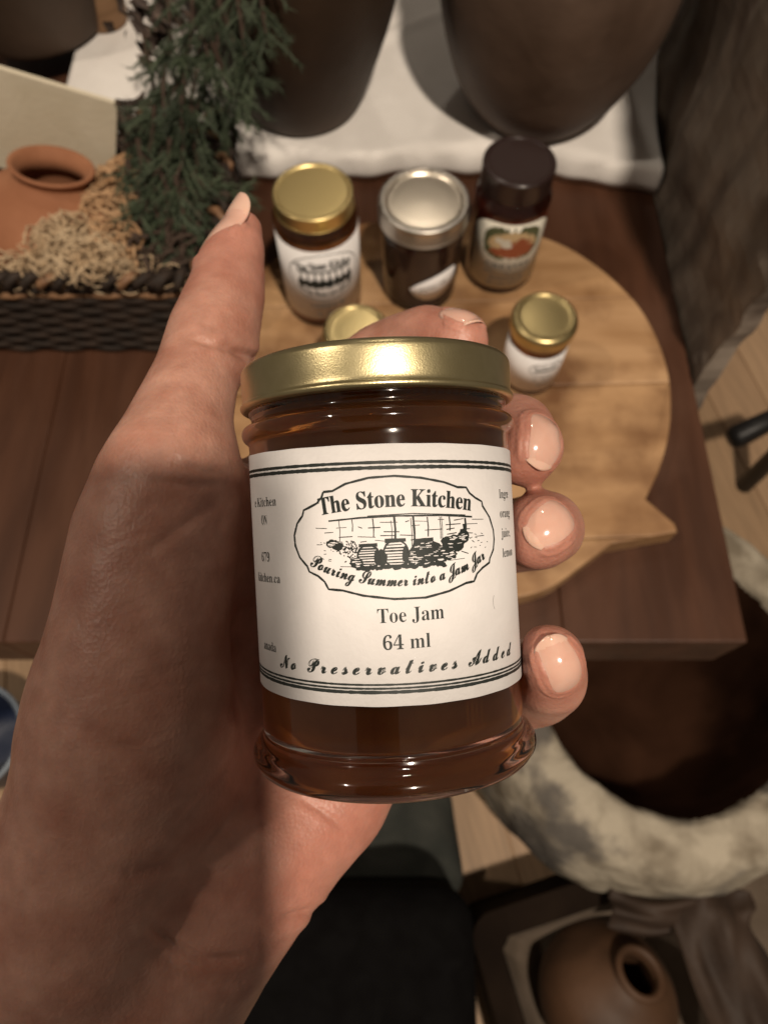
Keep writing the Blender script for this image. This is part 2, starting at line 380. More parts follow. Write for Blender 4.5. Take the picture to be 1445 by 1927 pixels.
tb = thing('table', 'dark brown stained wooden table holding the round board and jars', 'table', T(-0.18, 0.7, 0))
TX0, TX1, TY0, TY1 = -0.75, 0.272, 0.127, 1.35
xs = [-0.75, -0.59, -0.43, -0.285, -0.145, 0.0, 0.135, 0.272]
for a, b in zip(xs[:-1], xs[1:]):
    me = boxmesh('plank', a + 0.0001, b - 0.0001, TY0, TY1, TZ - 0.062, TZ, 0.0016, 3)
    link('plank', me, M['table'], tb).matrix_parent_inverse = tb.matrix_world.inverted()
for x in (-0.66, 0.16):
    for y in (0.55, 1.25):
        link('leg', boxmesh('leg', x - .03, x + .03, y - .03, y + .03, 0, TZ - 0.063, 0.003), M['table'], tb).matrix_parent_inverse = tb.matrix_world.inverted()

# low riser under a white cloth at the back of the table
def riser_h(x, y):
    h = CZ + 0.0012 * math.sin(x * 21 + y * 9) + 0.001 * math.sin(x * 47 - y * 33)
    d = math.hypot((x - 0.262) / 0.05, (y - 0.735) / 0.06)
    return h + 0.05 * math.exp(-d * d) + 0.012 * math.exp(-((y - 0.72 - 0.6 * (x + 0.1)) / 0.008) ** 2) * 0.3
v, f = [], []
nx, ny = 150, 90
X0, X1, Y0, Y1 = -0.33, 0.272, 0.610, 1.2
for j in range(ny + 4):
    for i in range(nx + 1):
        x = X0 + (X1 - X0) * i / nx
        wob = 0.004 * math.sin(x * 17) + 0.002 * math.sin(x * 55) - 0.02 * max(0, (x - 0.17)) / 0.1 
        if j < 4:
            zz = [TZ + 0.002, TZ + 0.012, TZ + 0.024, CZ - 0.002][j]
            y = Y0 + wob + [-0.004, -0.006, -0.004, -0.001][j] + 0.0015 * math.sin(x * 130) * (j < 3)
            v.append((x, y, zz))
        else:
            t = (j - 4) / (ny - 1); y = Y0 + 0.004 + wob * (1 - t) + (Y1 - Y0) * t
            v.append((x, y, riser_h(x, y)))
for j in range(ny + 3):
    for i in range(nx):
        a = j * (nx + 1) + i; f.append((a, a + 1, a + nx + 2, a + nx + 1))
cl = link('white_cloth', mesh('white_cloth', v, f), M['linen'], smooth=True)
sm = cl.modifiers.new('thick', 'SOLIDIFY'); sm.thickness = 0.002; sm.offset = -1
tag(cl, 'white linen cloth spread under the clay pots behind the jars', 'cloth')
rb = link('riser_board', boxmesh('riser_board', X0 + .01, X1 - .015, Y0 + 0.02, Y1 - .01, TZ + 0.001, CZ - 0.008, 0.002), M['brownwood'])
tag(rb, 'low board hidden under the white cloth', 'board')

# ------------------------------------------------------------------ round serving board with tail
outline_px = [(1275, 1000), (1270, 985), (1215, 938), (1238, 890), (1256, 830), (1263, 770), (1258, 705), (1238, 640), (1205, 580), (1160, 530), (1110, 490), (1055, 458),
              (980, 432), (900, 418), (820, 410), (740, 412), (660, 424), (590, 446), (520, 484), (470, 530), (430, 590), (402, 660), (392, 740), (402, 815), (425, 880), (460, 945),
              (500, 985), (455, 1045), (470, 1062), (560, 1050), (640, 1085), (740, 1122), (850, 1135), (950, 1128), (1030, 1108), (1100, 1060), (1150, 1023)]
outline = [tuple(at(x, y, BZ))[:2] for x, y in outline_px]
def refine(poly, n=4):
    out = []; L_ = len(poly)
    sharp = {0, 1, 2, 26, 27, 28, 36}
    for i in range(L_):
        p0, p1, p2, p3 = [np.array(poly[(i + k - 1) % L_]) for k in range(4)]
        if i in sharp or (i + 1) % L_ in sharp: out.append(tuple(p1)); continue
        for k in range(n):
            t = k / n
            out.append(tuple(0.5 * (2 * p1 + (p2 - p0) * t + (2 * p0 - 5 * p1 + 4 * p2 - p3) * t * t + (3 * p1 - p0 - 3 * p2 + p3) * t ** 3)))
    return out
outline = refine(outline)
def clip(poly, a, b, c):          # keep a x + b y >= c
    out = []
    for i in range(len(poly)):
        p, q = poly[i], poly[(i + 1) % len(poly)]
        dp, dq = a * p[0] + b * p[1] - c, a * q[0] + b * q[1] - c
        if dp >= 0: out.append(p)
        if dp * dq < 0:
            t = dp / (dp - dq); out.append((p[0] + (q[0] - p[0]) * t, p[1] + (q[1] - p[1]) * t))
    return out
bx = sum(p[0] for p in outline) / len(outline); by = sum(p[1] for p in outline) / len(outline)
bd = thing('serving_board', 'round pale wooden serving board with pointed tail under the jars', 'board', T(bx, by, TZ))
cuts = [at(1100, 1010, BZ).y, at(1100, 722, BZ).y, at(1100, 560, BZ).y]
sl = 0.035
edges = [-9] + cuts + [9]
for k in range(4):
    P = clip(outline, -sl, 1, edges[k] + 0.0003 - sl * 0.2); P = clip(P, sl, -1, -(edges[k + 1] - 0.0003) + sl * 0.2)
    if len(P) > 2:
        link('plank', prism([(x - bx, y - by) for x, y in P], 0.0005, BZ - TZ - 0.0004 * (k % 2), 0.0016), M['board'][k], bd)

# ------------------------------------------------------------------ jars
def add(parent, name, me, m, smooth=True, label=None):
    o = link(name, me, m, parent, smooth)
    if label: o['label'] = label
    return o
def caustic(glass, jam): glass.cycles.is_caustics_caster = True; jam.cycles.is_caustics_receiver = True
def mm(prof): return [(r * 1e-3, z * 1e-3) for r, z in prof]
def lid_profile(rad, z0, h, bead=0.5):
    """pressed tin lid: rolled lower edge, flat wall, rounded shoulder, rim ridge, sunken panel"""
    r = rad
    return mm([(r - 1.6, z0 + 0.9), (r - 1.1, z0 + 0.1), (r - 0.3, z0), (r + 0.25, z0 + 0.35), (r + 0.3, z0 + 0.85), (r - 0.02, z0 + 1.35), (r, z0 + h * 0.5),
               (r, z0 + h - 1.35), (r - 0.12, z0 + h - 0.75), (r - 0.5, z0 + h - 0.25), (r - 1.1, z0 + h), (r - 2.3, z0 + h), (r - 3.0, z0 + h - 0.25), (r - 3.6, z0 + h - 0.9), (r - 4.4, z0 + h - 1.05), (r - 9, z0 + h - 1.0), (0.01, z0 + h - 0.95)])
def sm_lid(*a): return lathe(smoothprof(lid_profile(*a), 4), 128)

# ---- the held jar (mm; v = 0 is level with the camera, base at v = -38.6)
ZB = 38.6
D_, TILT = 114.8, 3.0
axis = Vector((-math.sin(R(TILT)), math.cos(R(TILT)), 0)); e1 = Vector((math.cos(R(TILT)), math.sin(R(TILT)), 0))
jarM = HELD @ Matrix.Translation(Vector((-0.25, 0, -D_)) * 1e-3 + axis * (-ZB * 1e-3)) @ Matrix((e1, Vector((0, 0, -1)), axis)).transposed().to_4x4()
jar = thing('jam_jar', 'small amber jam jar with gold lid and white printed label held in the hand', 'jar', jarM)
outer = [(0.01, 1.2), (17.0, 1.2), (18.6, 0.5), (20.2, 0.0), (21.6, 0.35), (22.35, 1.5), (22.35, 2.7), (21.7, 3.8), (20.9, 4.5), (20.62, 5.2), (20.6, 8), (20.6, 30), (20.6, 46.5), (20.6, 49.4),
         (20.75, 50.0), (21.35, 50.6), (21.65, 51.5), (21.35, 52.4), (20.6, 52.9), (20.15, 53.4), (20.1, 54.0), (20.45, 54.6), (20.4, 55.2), (19.9, 55.7), (19.7, 57), (19.7, 60)]
inner = [(18.2, 60), (18.2, 56), (18.7, 52), (18.9, 49), (18.9, 20), (18.8, 8.5), (18.0, 6.2), (15.5, 5.2), (8, 5.0), (0.01, 4.9)]
gb = add(jar, 'glass_body', lathe(smoothprof(mm(outer), 4) + mm(inner), 160), M['glass'])
jamp = [(0.01, 4.8), (8, 4.9), (15.6, 5.1), (18.1, 6.1), (18.95, 8.5), (19.0, 20), (19.0, 49), (18.8, 52), (18.3, 55.2), (17, 56), (0.01, 56)]
caustic(gb, add(jar, 'jam', lathe(mm(jamp), 96), M['jam_amber']))
add(jar, 'lid', sm_lid(21.35, ZB + 16.4, 6.9), M['gold'])
LR = 20.72
SH, SC = -0.022, 2.0
shf = lambda base: (lambda a: base + SH * (a - SC) + 0.02 * math.sin(a * 0.9))
lab = add(jar, 'label', label_sheet(-52, 56, 0, 0, LR, ZB, shf(-25.85), shf(9.0), 140), M['paper'], smooth=False)
A = dict(parent=lab, Rm=LR, z0=ZB, lift=0.03, shear=0.0, s0=SC)
def P_(): return Print()
for base, wd in ((6.55, 0.42), (5.85, 0.5), (-22.95, 0.28), (-23.45, 0.28), (-23.95, 0.45)):
    p = P_(); p.line([(a, base + SH * (a - SC)) for a in np.linspace(-40, 42, 90)], wd); p.build('printed_rule', M['ink'], **A)
# frame of the emblem
frame = [(-7.95, 3.1), (-6.6, 3.15), (-4.72, 4.0), (-1.54, 4.62), (1.9, 4.70), (5.41, 4.3), (8.79, 3.59), (10.9, 2.85), (12.39, 2.78), (12.95, 1.99), (14.0, 1.31), (15.3, 0.75), (15.44, 0.1), (16.88, -1.52), (17.69, -3.4), (17.77, -4.7), (17.43, -6.15), (16.45, -7.35),
         (16.3, -7.9), (14.75, -8.5), (13.6, -9.2), (12.95, -10.2), (11.5, -10.3), (8.71, -11.12), (5.26, -11.69), (1.05, -11.6), (-3.06, -10.96), (-5.88, -10.19), (-7.9, -10.0), (-8.44, -8.98), (-9.41, -8.2), (-10.8, -7.6), (-11.06, -6.9),
         (-12.31, -5.63), (-13.01, -4.01), (-13.1, -2.58), (-12.46, -0.99), (-11.47, 0.04), (-11.2, 0.8), (-10.32, 1.1), (-9.03, 1.62), (-8.27, 2.35)]
p = P_(); p.line(frame, 0.31, True); p.build('printed_emblem_frame', M['ink'], **A)
p = P_(); p.text(serif('The Stone Kitchen'), -8.6, 13.0, 0, 2.35, fn=lambda q: 0.62 + SH * (q - SC) - 0.85 * ((q - 2.3) / 10.7) ** 2, bold=0.045); p.build('printed_text', M['ink'], **A)
p = P_(); p.text(script('Pouring Summer into a Jam Jar'), -10.6, 15.4, 0, 1.9, fn=lambda q: -9.95 + SH * (q - SC) + 2.7 * ((q - 2.3) / 12.5) ** 2, bold=0.07); p.build('printed_text', M['ink'], **A)
p = P_(); p.text(serif('Toe Jam'), -1.35, 7.75, -14.7, 1.95, off=-0.003); p.build('printed_text', M['ink'], **A)
p = P_(); p.text(serif('64 ml'), -0.8, 5.6, -18.3, 1.95, off=-0.004); p.build('printed_text', M['ink'], **A)
p = P_(); p.text(script('No Preservatives Added'), -17.6, 21.3, 0, 2.15, fn=lambda q: -21.55 + SH * 0.6 * (q - SC), space=1.5, bold=0.10); p.build('printed_text', M['ink'], **A)
for st, x1, b_, wd in (('e Kitchen', -16.6, 1.7, 7.2), ('ON', -19.3, -0.9, 1.9), ('679', -19.1, -6.3, 2.7), ('kitchen.ca', -16.6, -9.3, 7.4), ('anada', -18.6, -19.3, 4.2)):
    p = P_(); p.text(serif(st), x1 - wd, x1, b_, 1.35, off=-0.006); p.build('printed_text', M['ink'], **A)
for st, x0, b_, wd in (('Ingre', 19.9, 1.1, 3.7), ('orang', 19.9, -1.7, 4.0), ('juice,', 20.0, -4.6, 3.6), ('lemon', 20.1, -7.5, 4.2)):
    p = P_(); p.text(serif(st), x0, x0 + wd, b_, 1.35, off=-0.006); p.build('printed_text', M['ink'], **A)
p = P_(); p.line([(17.0, -12.6), (16.7, -13.2), (16.75, -14.0), (17.0, -14.6)], .05); p.build('paper_fibre', M['ink_grey'], **A)
# the engraving: shelf, hanging rods, stone courses, baskets and crocks
p = P_()
p.line([(-7.4, -0.85), (-3, -0.62), (2, -0.62), (8, -0.85), (13.2, -1.3)], 0.24)
p.line([(-2, -0.45), (4, -0.4), (12, -1.0)], 0.14)
for x, y0, y1, wd in ((-5.9, -.9, -3.6, .10), (-4.1, -.8, -2.4, .12), (-1.3, -.8, -3.3, .16), (1.55, -.7, -3.9, .3), (1.1, -1.2, -3.6, .1), (4.1, -.8, -5.2, .3), (3.75, -1, -5, .1), (6.05, -.95, -3.6, .18), (7.85, -1.0, -4.0, .12), (8.1, -1.0, -4.0, .1), (9.3, -1.1, -3.0, .2), (11.9, -1.4, -3.4, .3), (11.6, -2.2, -3.2, .4)):
    p.line([(x, y0), (x + 0.08, (y0 + y1) / 2), (x, y1)], wd)
rs = random.Random(5)
for row, y in enumerate((-1.35, -1.95, -2.6, -3.2, -3.8)):
    x = -10 + rs.random() * 2
    while x < 15.3:
        L_ = 0.5 + rs.random() * 2.0
        if rs.random() < (0.75 if -8 < x < 12 else 0.4): p.line([(x, y - 0.02 * x + rs.uniform(-.12, .12)), (x + L_, y - 0.02 * (x + L_) + rs.uniform(-.12, .12))], 0.08 + 0.06 * rs.random())
        x += L_ + 0.3 + rs.random() * 1.3
for k in range(26):
    x = rs.uniform(-9.5, -7) if k % 2 else rs.uniform(12.5, 16); y = rs.uniform(-6.3, -3.5); p.line([(x, y), (x + rs.uniform(.1, .5), y + rs.uniform(-.2, .2))], 0.09)
for cx, cy, rx, ry in ((-7.0, -3.9, 1.0, .55), (-6.3, -4.3, .9, .6), (5.6, -5.6, 2.3, 1.55), (7.6, -6.1, 1.5, 1.2), (9.8, -4.7, 1.9, 1.15), (11.4, -3.9, 1.1, .95), (9.2, -6.2, 1.1, .7), (3.6, -6.2, .8, 1.1), (-0.35, -6.1, .7, 1.1)):
    p.blob(cx, cy, rx, ry, 20, 0.1)
for cx in np.arange(-3.2, 8.2, .8): p.blob(cx, -7.35 + .12 * math.sin(cx * 3), .6, .32, 12, .2)
def crock(cx, cy, rx, ry, dark):
    n = 9
    for k in range(n):
        y = cy - ry + 2 * ry * (k + .5) / n; hw = rx * math.sqrt(max(0.05, 1 - ((y - cy) / ry) ** 2 * 0.75))
        p.line([(cx - hw, y), (cx + (1 - 2 * dark) * hw * (0.6 + 0.4 * rs.random()), y + rs.uniform(-.05, .05))], 0.14 + 0.12 * rs.random())
    p.line([(cx + rx * math.cos(t) * (1 if abs(math.cos(t)) < .8 else .95), cy + ry * math.sin(t)) for t in np.linspace(0, 2 * np.pi, 28)], 0.26)
    p.blob(cx + rx * 0.75, cy - ry * .2, rx * 0.28, ry * 0.8, 14, .1)
    p.rect(cx - rx * .8, cx + rx * .8, cy + ry * .85, cy + ry * 1.15)
crock(-2.1, -5.8, 1.55, 1.5, 0); crock(1.55, -5.6, 1.75, 1.75, 0); crock(5.4, -5.5, 1.7, 1.5, .3)
for k in range(70):
    x = rs.gauss(-4.6, .65); y = rs.gauss(-4.9, .7); p.line([(x, y), (x + rs.uniform(-.35, .35), y + rs.uniform(-.35, .35))], 0.16)
p.blob(-3.8, -6.6, 1.0, .8, 16, .15)
p.line([(-6, -7.0), (-4, -7.1)], .09); p.line([(9, -7.0), (11.5, -6.9)], .09); p.line([(11, -5.9), (12.2, -6.3)], .12)
p.build('printed_engraving', M['ink'], **A)
p = P_()
for cx, cy, rx, ry in ((5.6, -5.5, 1.9, 1.3), (7.6, -6.0, 1.1, .9), (9.8, -4.6, 1.5, .8), (11.3, -3.9, .8, .6), (9.2, -6.2, .8, .5), (-7.0, -3.9, .8, .4), (3.6, -6.2, .5, .8), (-3.8, -6.6, .7, .5)):
    for k in range(int(7 + ry * 7)):
        y = rs.uniform(cy - ry, cy + ry); hw = rx * math.sqrt(max(0, 1 - ((y - cy) / ry) ** 2)); x = rs.uniform(cx - hw, cx + hw * .4); p.line([(x, y), (x + rs.uniform(.25, .9), y + rs.uniform(-.06, .06))], .05 + .07 * rs.random())
A2 = dict(A); A2['lift'] = .06
p.build('printed_highlight', M['paper'], **A2)

# ---- jars standing on the board
def jar_root(name, label, px, py, dx=0.0, rz=0, group=None):
    q = at(px, py, BZ); return thing(name, label, 'jar', T(q.x + dx, q.y, BZ + 0.0003, rz=rz), group)
def glass_jar(root, outer, wall, floor_, jam_top, jam_m, n=96):
    o = smoothprof(mm(outer), 4); top = outer[-1][1]
    inn = [(max(0.0001, r - wall), z) for r, z in outer if z > floor_ + 1 and r > wall + 3][::-1]
    pr = o + mm(inn) + mm([(inn[-1][0] - 2.5, floor_), (0.01, floor_)])
    gb = add(root, 'glass_body', lathe(pr, n), M['glass_plain'])
    jm = [(0.01, floor_ - .1), (inn[-1][0] - 2.4, floor_ - .1)] + [(r + 0.1, z) for r, z in inn[::-1] if z < jam_top] + [(inn[0][0], jam_top), (0.01, jam_top)]
    caustic(gb, add(root, 'jam', lathe(mm(jm), n), jam_m))
# tall jar, gold lid
j = jar_root('jam_jar', 'tall jam jar with shiny gold lid and white printed label, standing nearest the greenery', 611, 562, rz=8)
glass_jar(j, [(0.01, 1), (25, 1), (29, 0), (32, 1.5), (33, 5), (33, 20), (33, 92), (32.4, 96.5), (29.5, 100), (27.6, 102.5), (27.4, 112)], 2.2, 4, 106, M['jam_orange'])
add(j, 'lid', sm_lid(30.2, 105, 13), M['gold_smooth'])
l = add(j, 'label', label_sheet(-62, 62, 12, 90, 33.15, 0), M['paper'], smooth=False)
B = dict(parent=l, Rm=33.15, z0=0, lift=0.06)
p = Print(); c0, c1 = 2, 61
p.line([(c0 + 31 * math.cos(t), c1 + 25 * math.sin(t)) for t in np.linspace(0, 2 * np.pi, 60)], 0.9); p.build('printed_emblem_frame', M['ink'], **B)
p = Print(); p.text(serif('The Stone Kitchen'), c0 - 22, c0 + 22, 0, 8.5, fn=lambda q: c1 + 10 - 5 * ((q - c0) / 22) ** 2, bold=.2); p.build('printed_text', M['ink'], **B)
p = Print()
for k in range(8):
    x = c0 - 20 + k * 5.8; p.line([(x, c1 + 7), (x, c1 - 4)], 1.3)
    p.blob(x, c1 - 6, 3.4, 5.0, 16, .14)
p.rect(c0 - 23, c0 + 23, c1 + 6, c1 + 8); p.build('printed_engraving', M['ink'], **B)
p = Print(); p.text(script('Pouring Summer into a Jam Jar'), c0 - 24, c0 + 24, 0, 6, fn=lambda q: c1 - 20 + 8 * ((q - c0) / 24) ** 2, bold=.2); p.build('printed_text', M['ink'], **B)
p = Print(); p.illegible(c0 - 14, c0 + 14, 27, 5); p.build('printed_text', M['ink_grey'], **B)
p = Print(); p.illegible(c0 - 9, c0 + 9, 17, 5); p.build('printed_text', M['ink_grey'], **B)
# mason jar, silver two-piece lid
j = jar_root('jam_jar', 'squat mason jar of dark jam with a silver screw band lid', 790, 537, dx=-0.001, rz=4)
glass_jar(j, [(0.01, 1), (25, 1), (29, 0), (31.5, 1.5), (32.2, 6), (33.2, 30), (34.2, 66), (34.4, 72), (33.5, 77), (32.6, 79), (32.5, 94)], 2.3, 4, 86, M['jam_dark'])
band = [(34.0, 80.2), (35.3, 79.6), (36.2, 80.2), (36.3, 81.2), (35.6, 82.2), (35.9, 83.6), (36.4, 84.6), (35.8, 86.0), (35.7, 87), (36.3, 88.2), (36.3, 89.4), (35.8, 90.6), (35.9, 94), (35.8, 95.2), (35.2, 96.2), (34.2, 96.6), (32.0, 96.6), (31.6, 96.2), (31.6, 95.6)]
add(j, 'screw_band', lathe(smoothprof(mm(band), 4), 128), M['silver_dull'])
add(j, 'lid', lathe(smoothprof(mm([(33, 95.3), (31, 95.4), (29.8, 95.1), (28.8, 94.4), (27.8, 94.2), (20, 94.5), (8, 94.8), (0.01, 94.9)]), 4), 128), M['silver'])
l = add(j, 'label', label_sheet(-12, 30, 0, 0, 34.55, 0, lambda a: 38 - 18 * math.sqrt(max(0, 1 - ((a - 9) / 21) ** 2)) + (a - 9) * .12, lambda a: 38.5 + 8 * math.sqrt(max(0, 1 - ((a - 9) / 21) ** 2)) + (a - 9) * .35), M['paper'], smooth=False)
p = Print(); p.illegible(-4, 20, 31, 3.6, .25); p.build('printed_text', M['ink_grey'], l, 34.55, 0, .06)
# tall dark-lidded jar
j = jar_root('jam_jar', 'red jam jar with dark maroon lid and cream pictorial label', 945, 505, dx=-0.004, rz=-9)
glass_jar(j, [(0.01, 1), (23, 1), (27, 0), (30, 1.5), (31, 5), (31, 20), (31, 81), (30.3, 86), (28, 91), (26.3, 94), (26, 110)], 2.2, 4, 102, M['jam_red'])
add(j, 'lid', lathe(smoothprof(mm([(27, 97), (28.2, 96.6), (28.7, 97.2), (28.6, 98.5), (28.5, 104), (28.5, 113), (28.2, 114.4), (27.4, 115.2), (26, 115.4), (24.8, 115.2), (24.2, 114.5), (23, 114.3), (10, 114.3), (0.01, 114.3)]), 4), 128), M['maroon'])
def gtop(a):
    u = abs(a - 6) / 36.0
    return 68 + 12.5 * (1 - min(1, u) ** 5)
l = add(j, 'label', label_sheet(-30, 42, 10, 0, 31.15, 0, lambda a: 8.0 + 3 * (abs(a - 6) / 36.0) ** 8, gtop, 110), M['paper_cream'], smooth=False)
G_ = dict(parent=l, Rm=31.15, z0=0, lift=0.06)
p = Print(); p.blob(6, 60, 25, 18, 40, .02, 2.8); p.build('printed_picture', M['ink_green'], **G_)
G2 = dict(G_, lift=0.10); G3 = dict(G_, lift=0.14); G4 = dict(G_, lift=0.18)
p = Print(); p.blob(6.5, 59, 21, 13.5, 36, .05); p.build('printed_picture', M['ink_ochre'], **G2)
p = Print()
for a, b_, c, d in ((13, 60, 10, 6), (5, 53, 12, 5.5), (17, 53, 9, 6), (-6, 50, 7, 4), (8, 48, 11, 3.5)): p.blob(a, b_, c, d, 16, .16)
p.build('printed_picture', M['ink_rust'], **G3)
p = Print()
for a, b_, c, d in ((1, 59, 5, 3.5), (-5, 63, 4, 3), (2, 63.5, 3, 1.6)): p.blob(a, b_, c, d, 14, .12)
p.build('printed_picture', M['paper_cream'], **G4)
p = Print(); p.text(serif('GREAVES'), -14, 26, 31.5, 6.5, bold=.25); p.build('printed_text', M['ink_grey'], **G2)
p = Print(); p.illegible(-14, 26, 26, 3); p.build('printed_text', M['ink_grey'], **G2)
for y in (19.5, 13.5): 
    p = Print(); p.illegible(-10, 22, y, 3.2); p.build('printed_text', M['ink_grey'], **G2)
# two small jars
for (px, py, lb, dx) in ((1003, 700, 'small jam jar with dull gold lid standing alone at right on the board', -0.0045), (676, 722, 'small jam jar with dull gold lid, half hidden behind the held jar', 0.0)):
    j = jar_root('jam_jar', lb, px, py, dx=dx, rz=6, group='small gold lidded jars on the board')
    glass_jar(j, [(0.01, 1), (18, 1), (21, 0), (23.2, 1.5), (23.8, 4), (23.8, 40), (23.6, 50), (22.6, 55), (21.8, 57), (21.6, 68)], 1.9, 3.5, 64, M['jam_amber'])
    add(j, 'lid', lathe(smoothprof(mm([(23.2, 58.8), (24.4, 58.2), (25.0, 58.8), (25.1, 59.8), (25.6, 62), (25.8, 65), (25.6, 68), (24.8, 70.2), (23.6, 71.4), (22.2, 71.9), (20.9, 71.7), (20.0, 70.9), (19.0, 70.5), (9, 70.7), (0.01, 70.8)]), 4), 128), M['gold_dull'])
    l = add(j, 'label', label_sheet(-46, 46, 6, 50, 23.95, 0), M['paper'], smooth=False)
    C_ = dict(parent=l, Rm=23.95, z0=0, lift=.06)
    p = Print(); p.line([(4 + 14 * math.cos(t), 36 + 8 * math.sin(t)) for t in np.linspace(0, 2 * np.pi, 40)], .7)
    p.rect(-6, 14, 33, 36); p.text(serif('The Stone Kitchen'), -8, 16, 38.5, 2.8, bold=.1); p.build('printed_emblem', M['ink'], **C_)
    p = Print(); p.illegible(-5, 13, 22, 3); p.build('printed_text', M['ink_grey'], **C_)
    p = Print(); p.illegible(-2, 10, 15, 3); p.build('printed_text', M['ink_grey'], **C_)

# ------------------------------------------------------------------ clay pots on the cloth
def pot(name, label, px, py, prof, m, sq=1.0, rz=0):
    q = at(px, py, CZ); r = thing(name, label, 'pot', T(q.x, q.y, CZ + 0.0015, rz=rz))
    wall = smoothprof(mm(prof), 6); inn = mm([(prof[-1][0] - 9, prof[-1][1] - 2), (prof[-1][0] - 14, prof[-1][1] * .6), (prof[0][0] + 20, 20), (0.01, 14)])
    me = lathe(wall + inn, 96)
    for v in me.vertices:
        n = 1 + 0.012 * math.sin(3 * math.atan2(v.co.y, v.co.x) + v.co.z * 30)
        v.co.x *= n; v.co.y *= n * sq
    add(r, 'body', me, m)
    return r
r = pot('clay_pot', 'dark brown clay pot behind the greenery on the white cloth', 572, 188, [(0.01, 0), (50, 0), (57, 2), (61, 8), (73, 40), (91, 95), (104, 150), (109, 200), (100, 245), (82, 268), (84, 280)], M['darkclay'])
rim = add(r, 'rim', lathe(mm([(80, 272), (86, 272), (89, 278), (87, 284), (80, 285), (76, 281)]), 64, True), M['darkclay'])
r = pot('clay_pot', 'wide grey brown clay pot behind the dark lidded jar', 1004, 196, [(0.01, 0), (52, 0), (60, 3), (70, 14), (86, 40), (99, 80), (105, 120), (104, 160), (96, 200), (80, 232), (78, 245), (86, 256)], M['greyclay'])
rim = add(r, 'rim', lathe(mm([(76, 248), (84, 250), (90, 256), (88, 262), (80, 264), (74, 258)]), 64, True), M['greyclay'])
r = pot('clay_pot', 'blackish clay pot at the far left corner behind the cream card', 78, 40, [(0.01, 0), (62, 0), (70, 3), (76, 10), (84, 50), (92, 110), (90, 170), (78, 210), (82, 225)], M['darkclay'])
q = at(222, 40, CZ)
o = link('wooden_cup', lathe(smoothprof(mm([(0.01, 0), (20, 0), (24, 2), (27, 30), (30, 70), (29, 76), (26, 74), (24, 30), (0.01, 8)]), 4), 48), M['brownwood'], smooth=True, M=T(q.x - 0.012, q.y, CZ + 0.002))
tag(o, 'small brown wooden cup beside the blackish pot on the cloth', 'cup')

# ------------------------------------------------------------------ upright weathered slab, iron scroll, back ledge
sx = 0.2755; y0, y1 = 0.358, 0.98
v, f = [], []
NY, NZ = 60, 46
def slabpt(i, k, side):
    y = y0 + (y1 - y0) * i / NY; z = TZ - 0.13 + 0.53 * k / NZ
    n = 0.0025 * math.sin(z * 60 + y * 9) + 0.002 * math.sin(y * 55 + z * 14) + 0.0012 * math.sin(y * 160) + 0.001 * math.sin(z * 170 + y * 70)
    if i == 0: y += 0.003 * math.sin(z * 41) + 0.002 * math.sin(z * 113)
    return (sx + n, y, z) if side == 0 else (sx + 0.017 + n * .5, y + 0.002, z)
for side in (0, 1):
    for i in range(NY + 1):
        for k in range(NZ + 1): v.append(slabpt(i, k, side))
W_ = NZ + 1; H_ = (NY + 1) * W_
for i in range(NY):
    for k in range(NZ):
        a = i * W_ + k; f.append((a, a + 1, a + W_ + 1, a + W_)); f.append((H_ + a, H_ + a + W_, H_ + a + W_ + 1, H_ + a + 1))
for k in range(NZ): f.append((k, H_ + k, H_ + k + 1, k + 1)); a = NY * W_ + k; f.append((a, a + 1, H_ + a + 1, H_ + a))
for i in range(NY): a = i * W_; f.append((a, a + W_, H_ + a + W_, H_ + a)); a += NZ; f.append((a, H_ + a, H_ + a + W_, a + W_))
o = link('wooden_slab', mesh('wooden_slab', v, f), M['slab'], smooth=False); tag(o, 'weathered grey brown wooden slab standing upright at the right table edge', 'slab')
# ledge and iron scroll behind
o = link('wooden_ledge', boxmesh('wooden_ledge', 0.10, 0.60, 1.02, 1.20, 0.72, 0.775, 0.004), M['brownwood']); tag(o, 'brown wooden ledge behind the cloth at top right', 'ledge')
g = thing('iron_stand', 'black wrought iron scroll stand glimpsed between wide pot and slab', 'stand', T(0.33, 0.9, TZ))
def px3(pts, y): return [aty(x, yy, y) - Vector((0.33, 0.9, TZ)) for x, yy in pts]
for pts, rr in (([(1225, 108), (1265, 112), (1310, 112), (1360, 108)], .006), ([(1225, 36), (1270, 42), (1320, 38), (1370, 36)], .006), ([(1275, -40), (1270, 10), (1262, 45), (1268, 75), (1290, 92), (1312, 84), (1318, 66)], .006), ([(1300, -60), (1285, 0), (1262, 38), (1246, 62)], .005)):
    vv, ff = tube([tuple(q) for q in px3(pts, 0.93)], rr, 10); link('bar', mesh('bar', vv, ff), M['iron'], g, True)

# black iron foot on the floor at the right
a = at(1372, 828, 0.28); b = at(1450, 790, 0.30); c = at(1560, 760, 0.30)
vv, ff = tube([a, a.lerp(b, .15), b, c], [0.014, 0.020, 0.017, 0.016], 14)
o = link('iron_bar', mesh('iron_bar', vv, ff), M['iron'], smooth=True); tag(o, 'black iron bar end jutting in from the right edge', 'bar')
q = at(1560, 760, 0.30)
o2 = link('post', mesh('post', *tube([(q.x, q.y, 0.0), (q.x, q.y, 0.31)], 0.016, 14)), M['iron'], o, True)

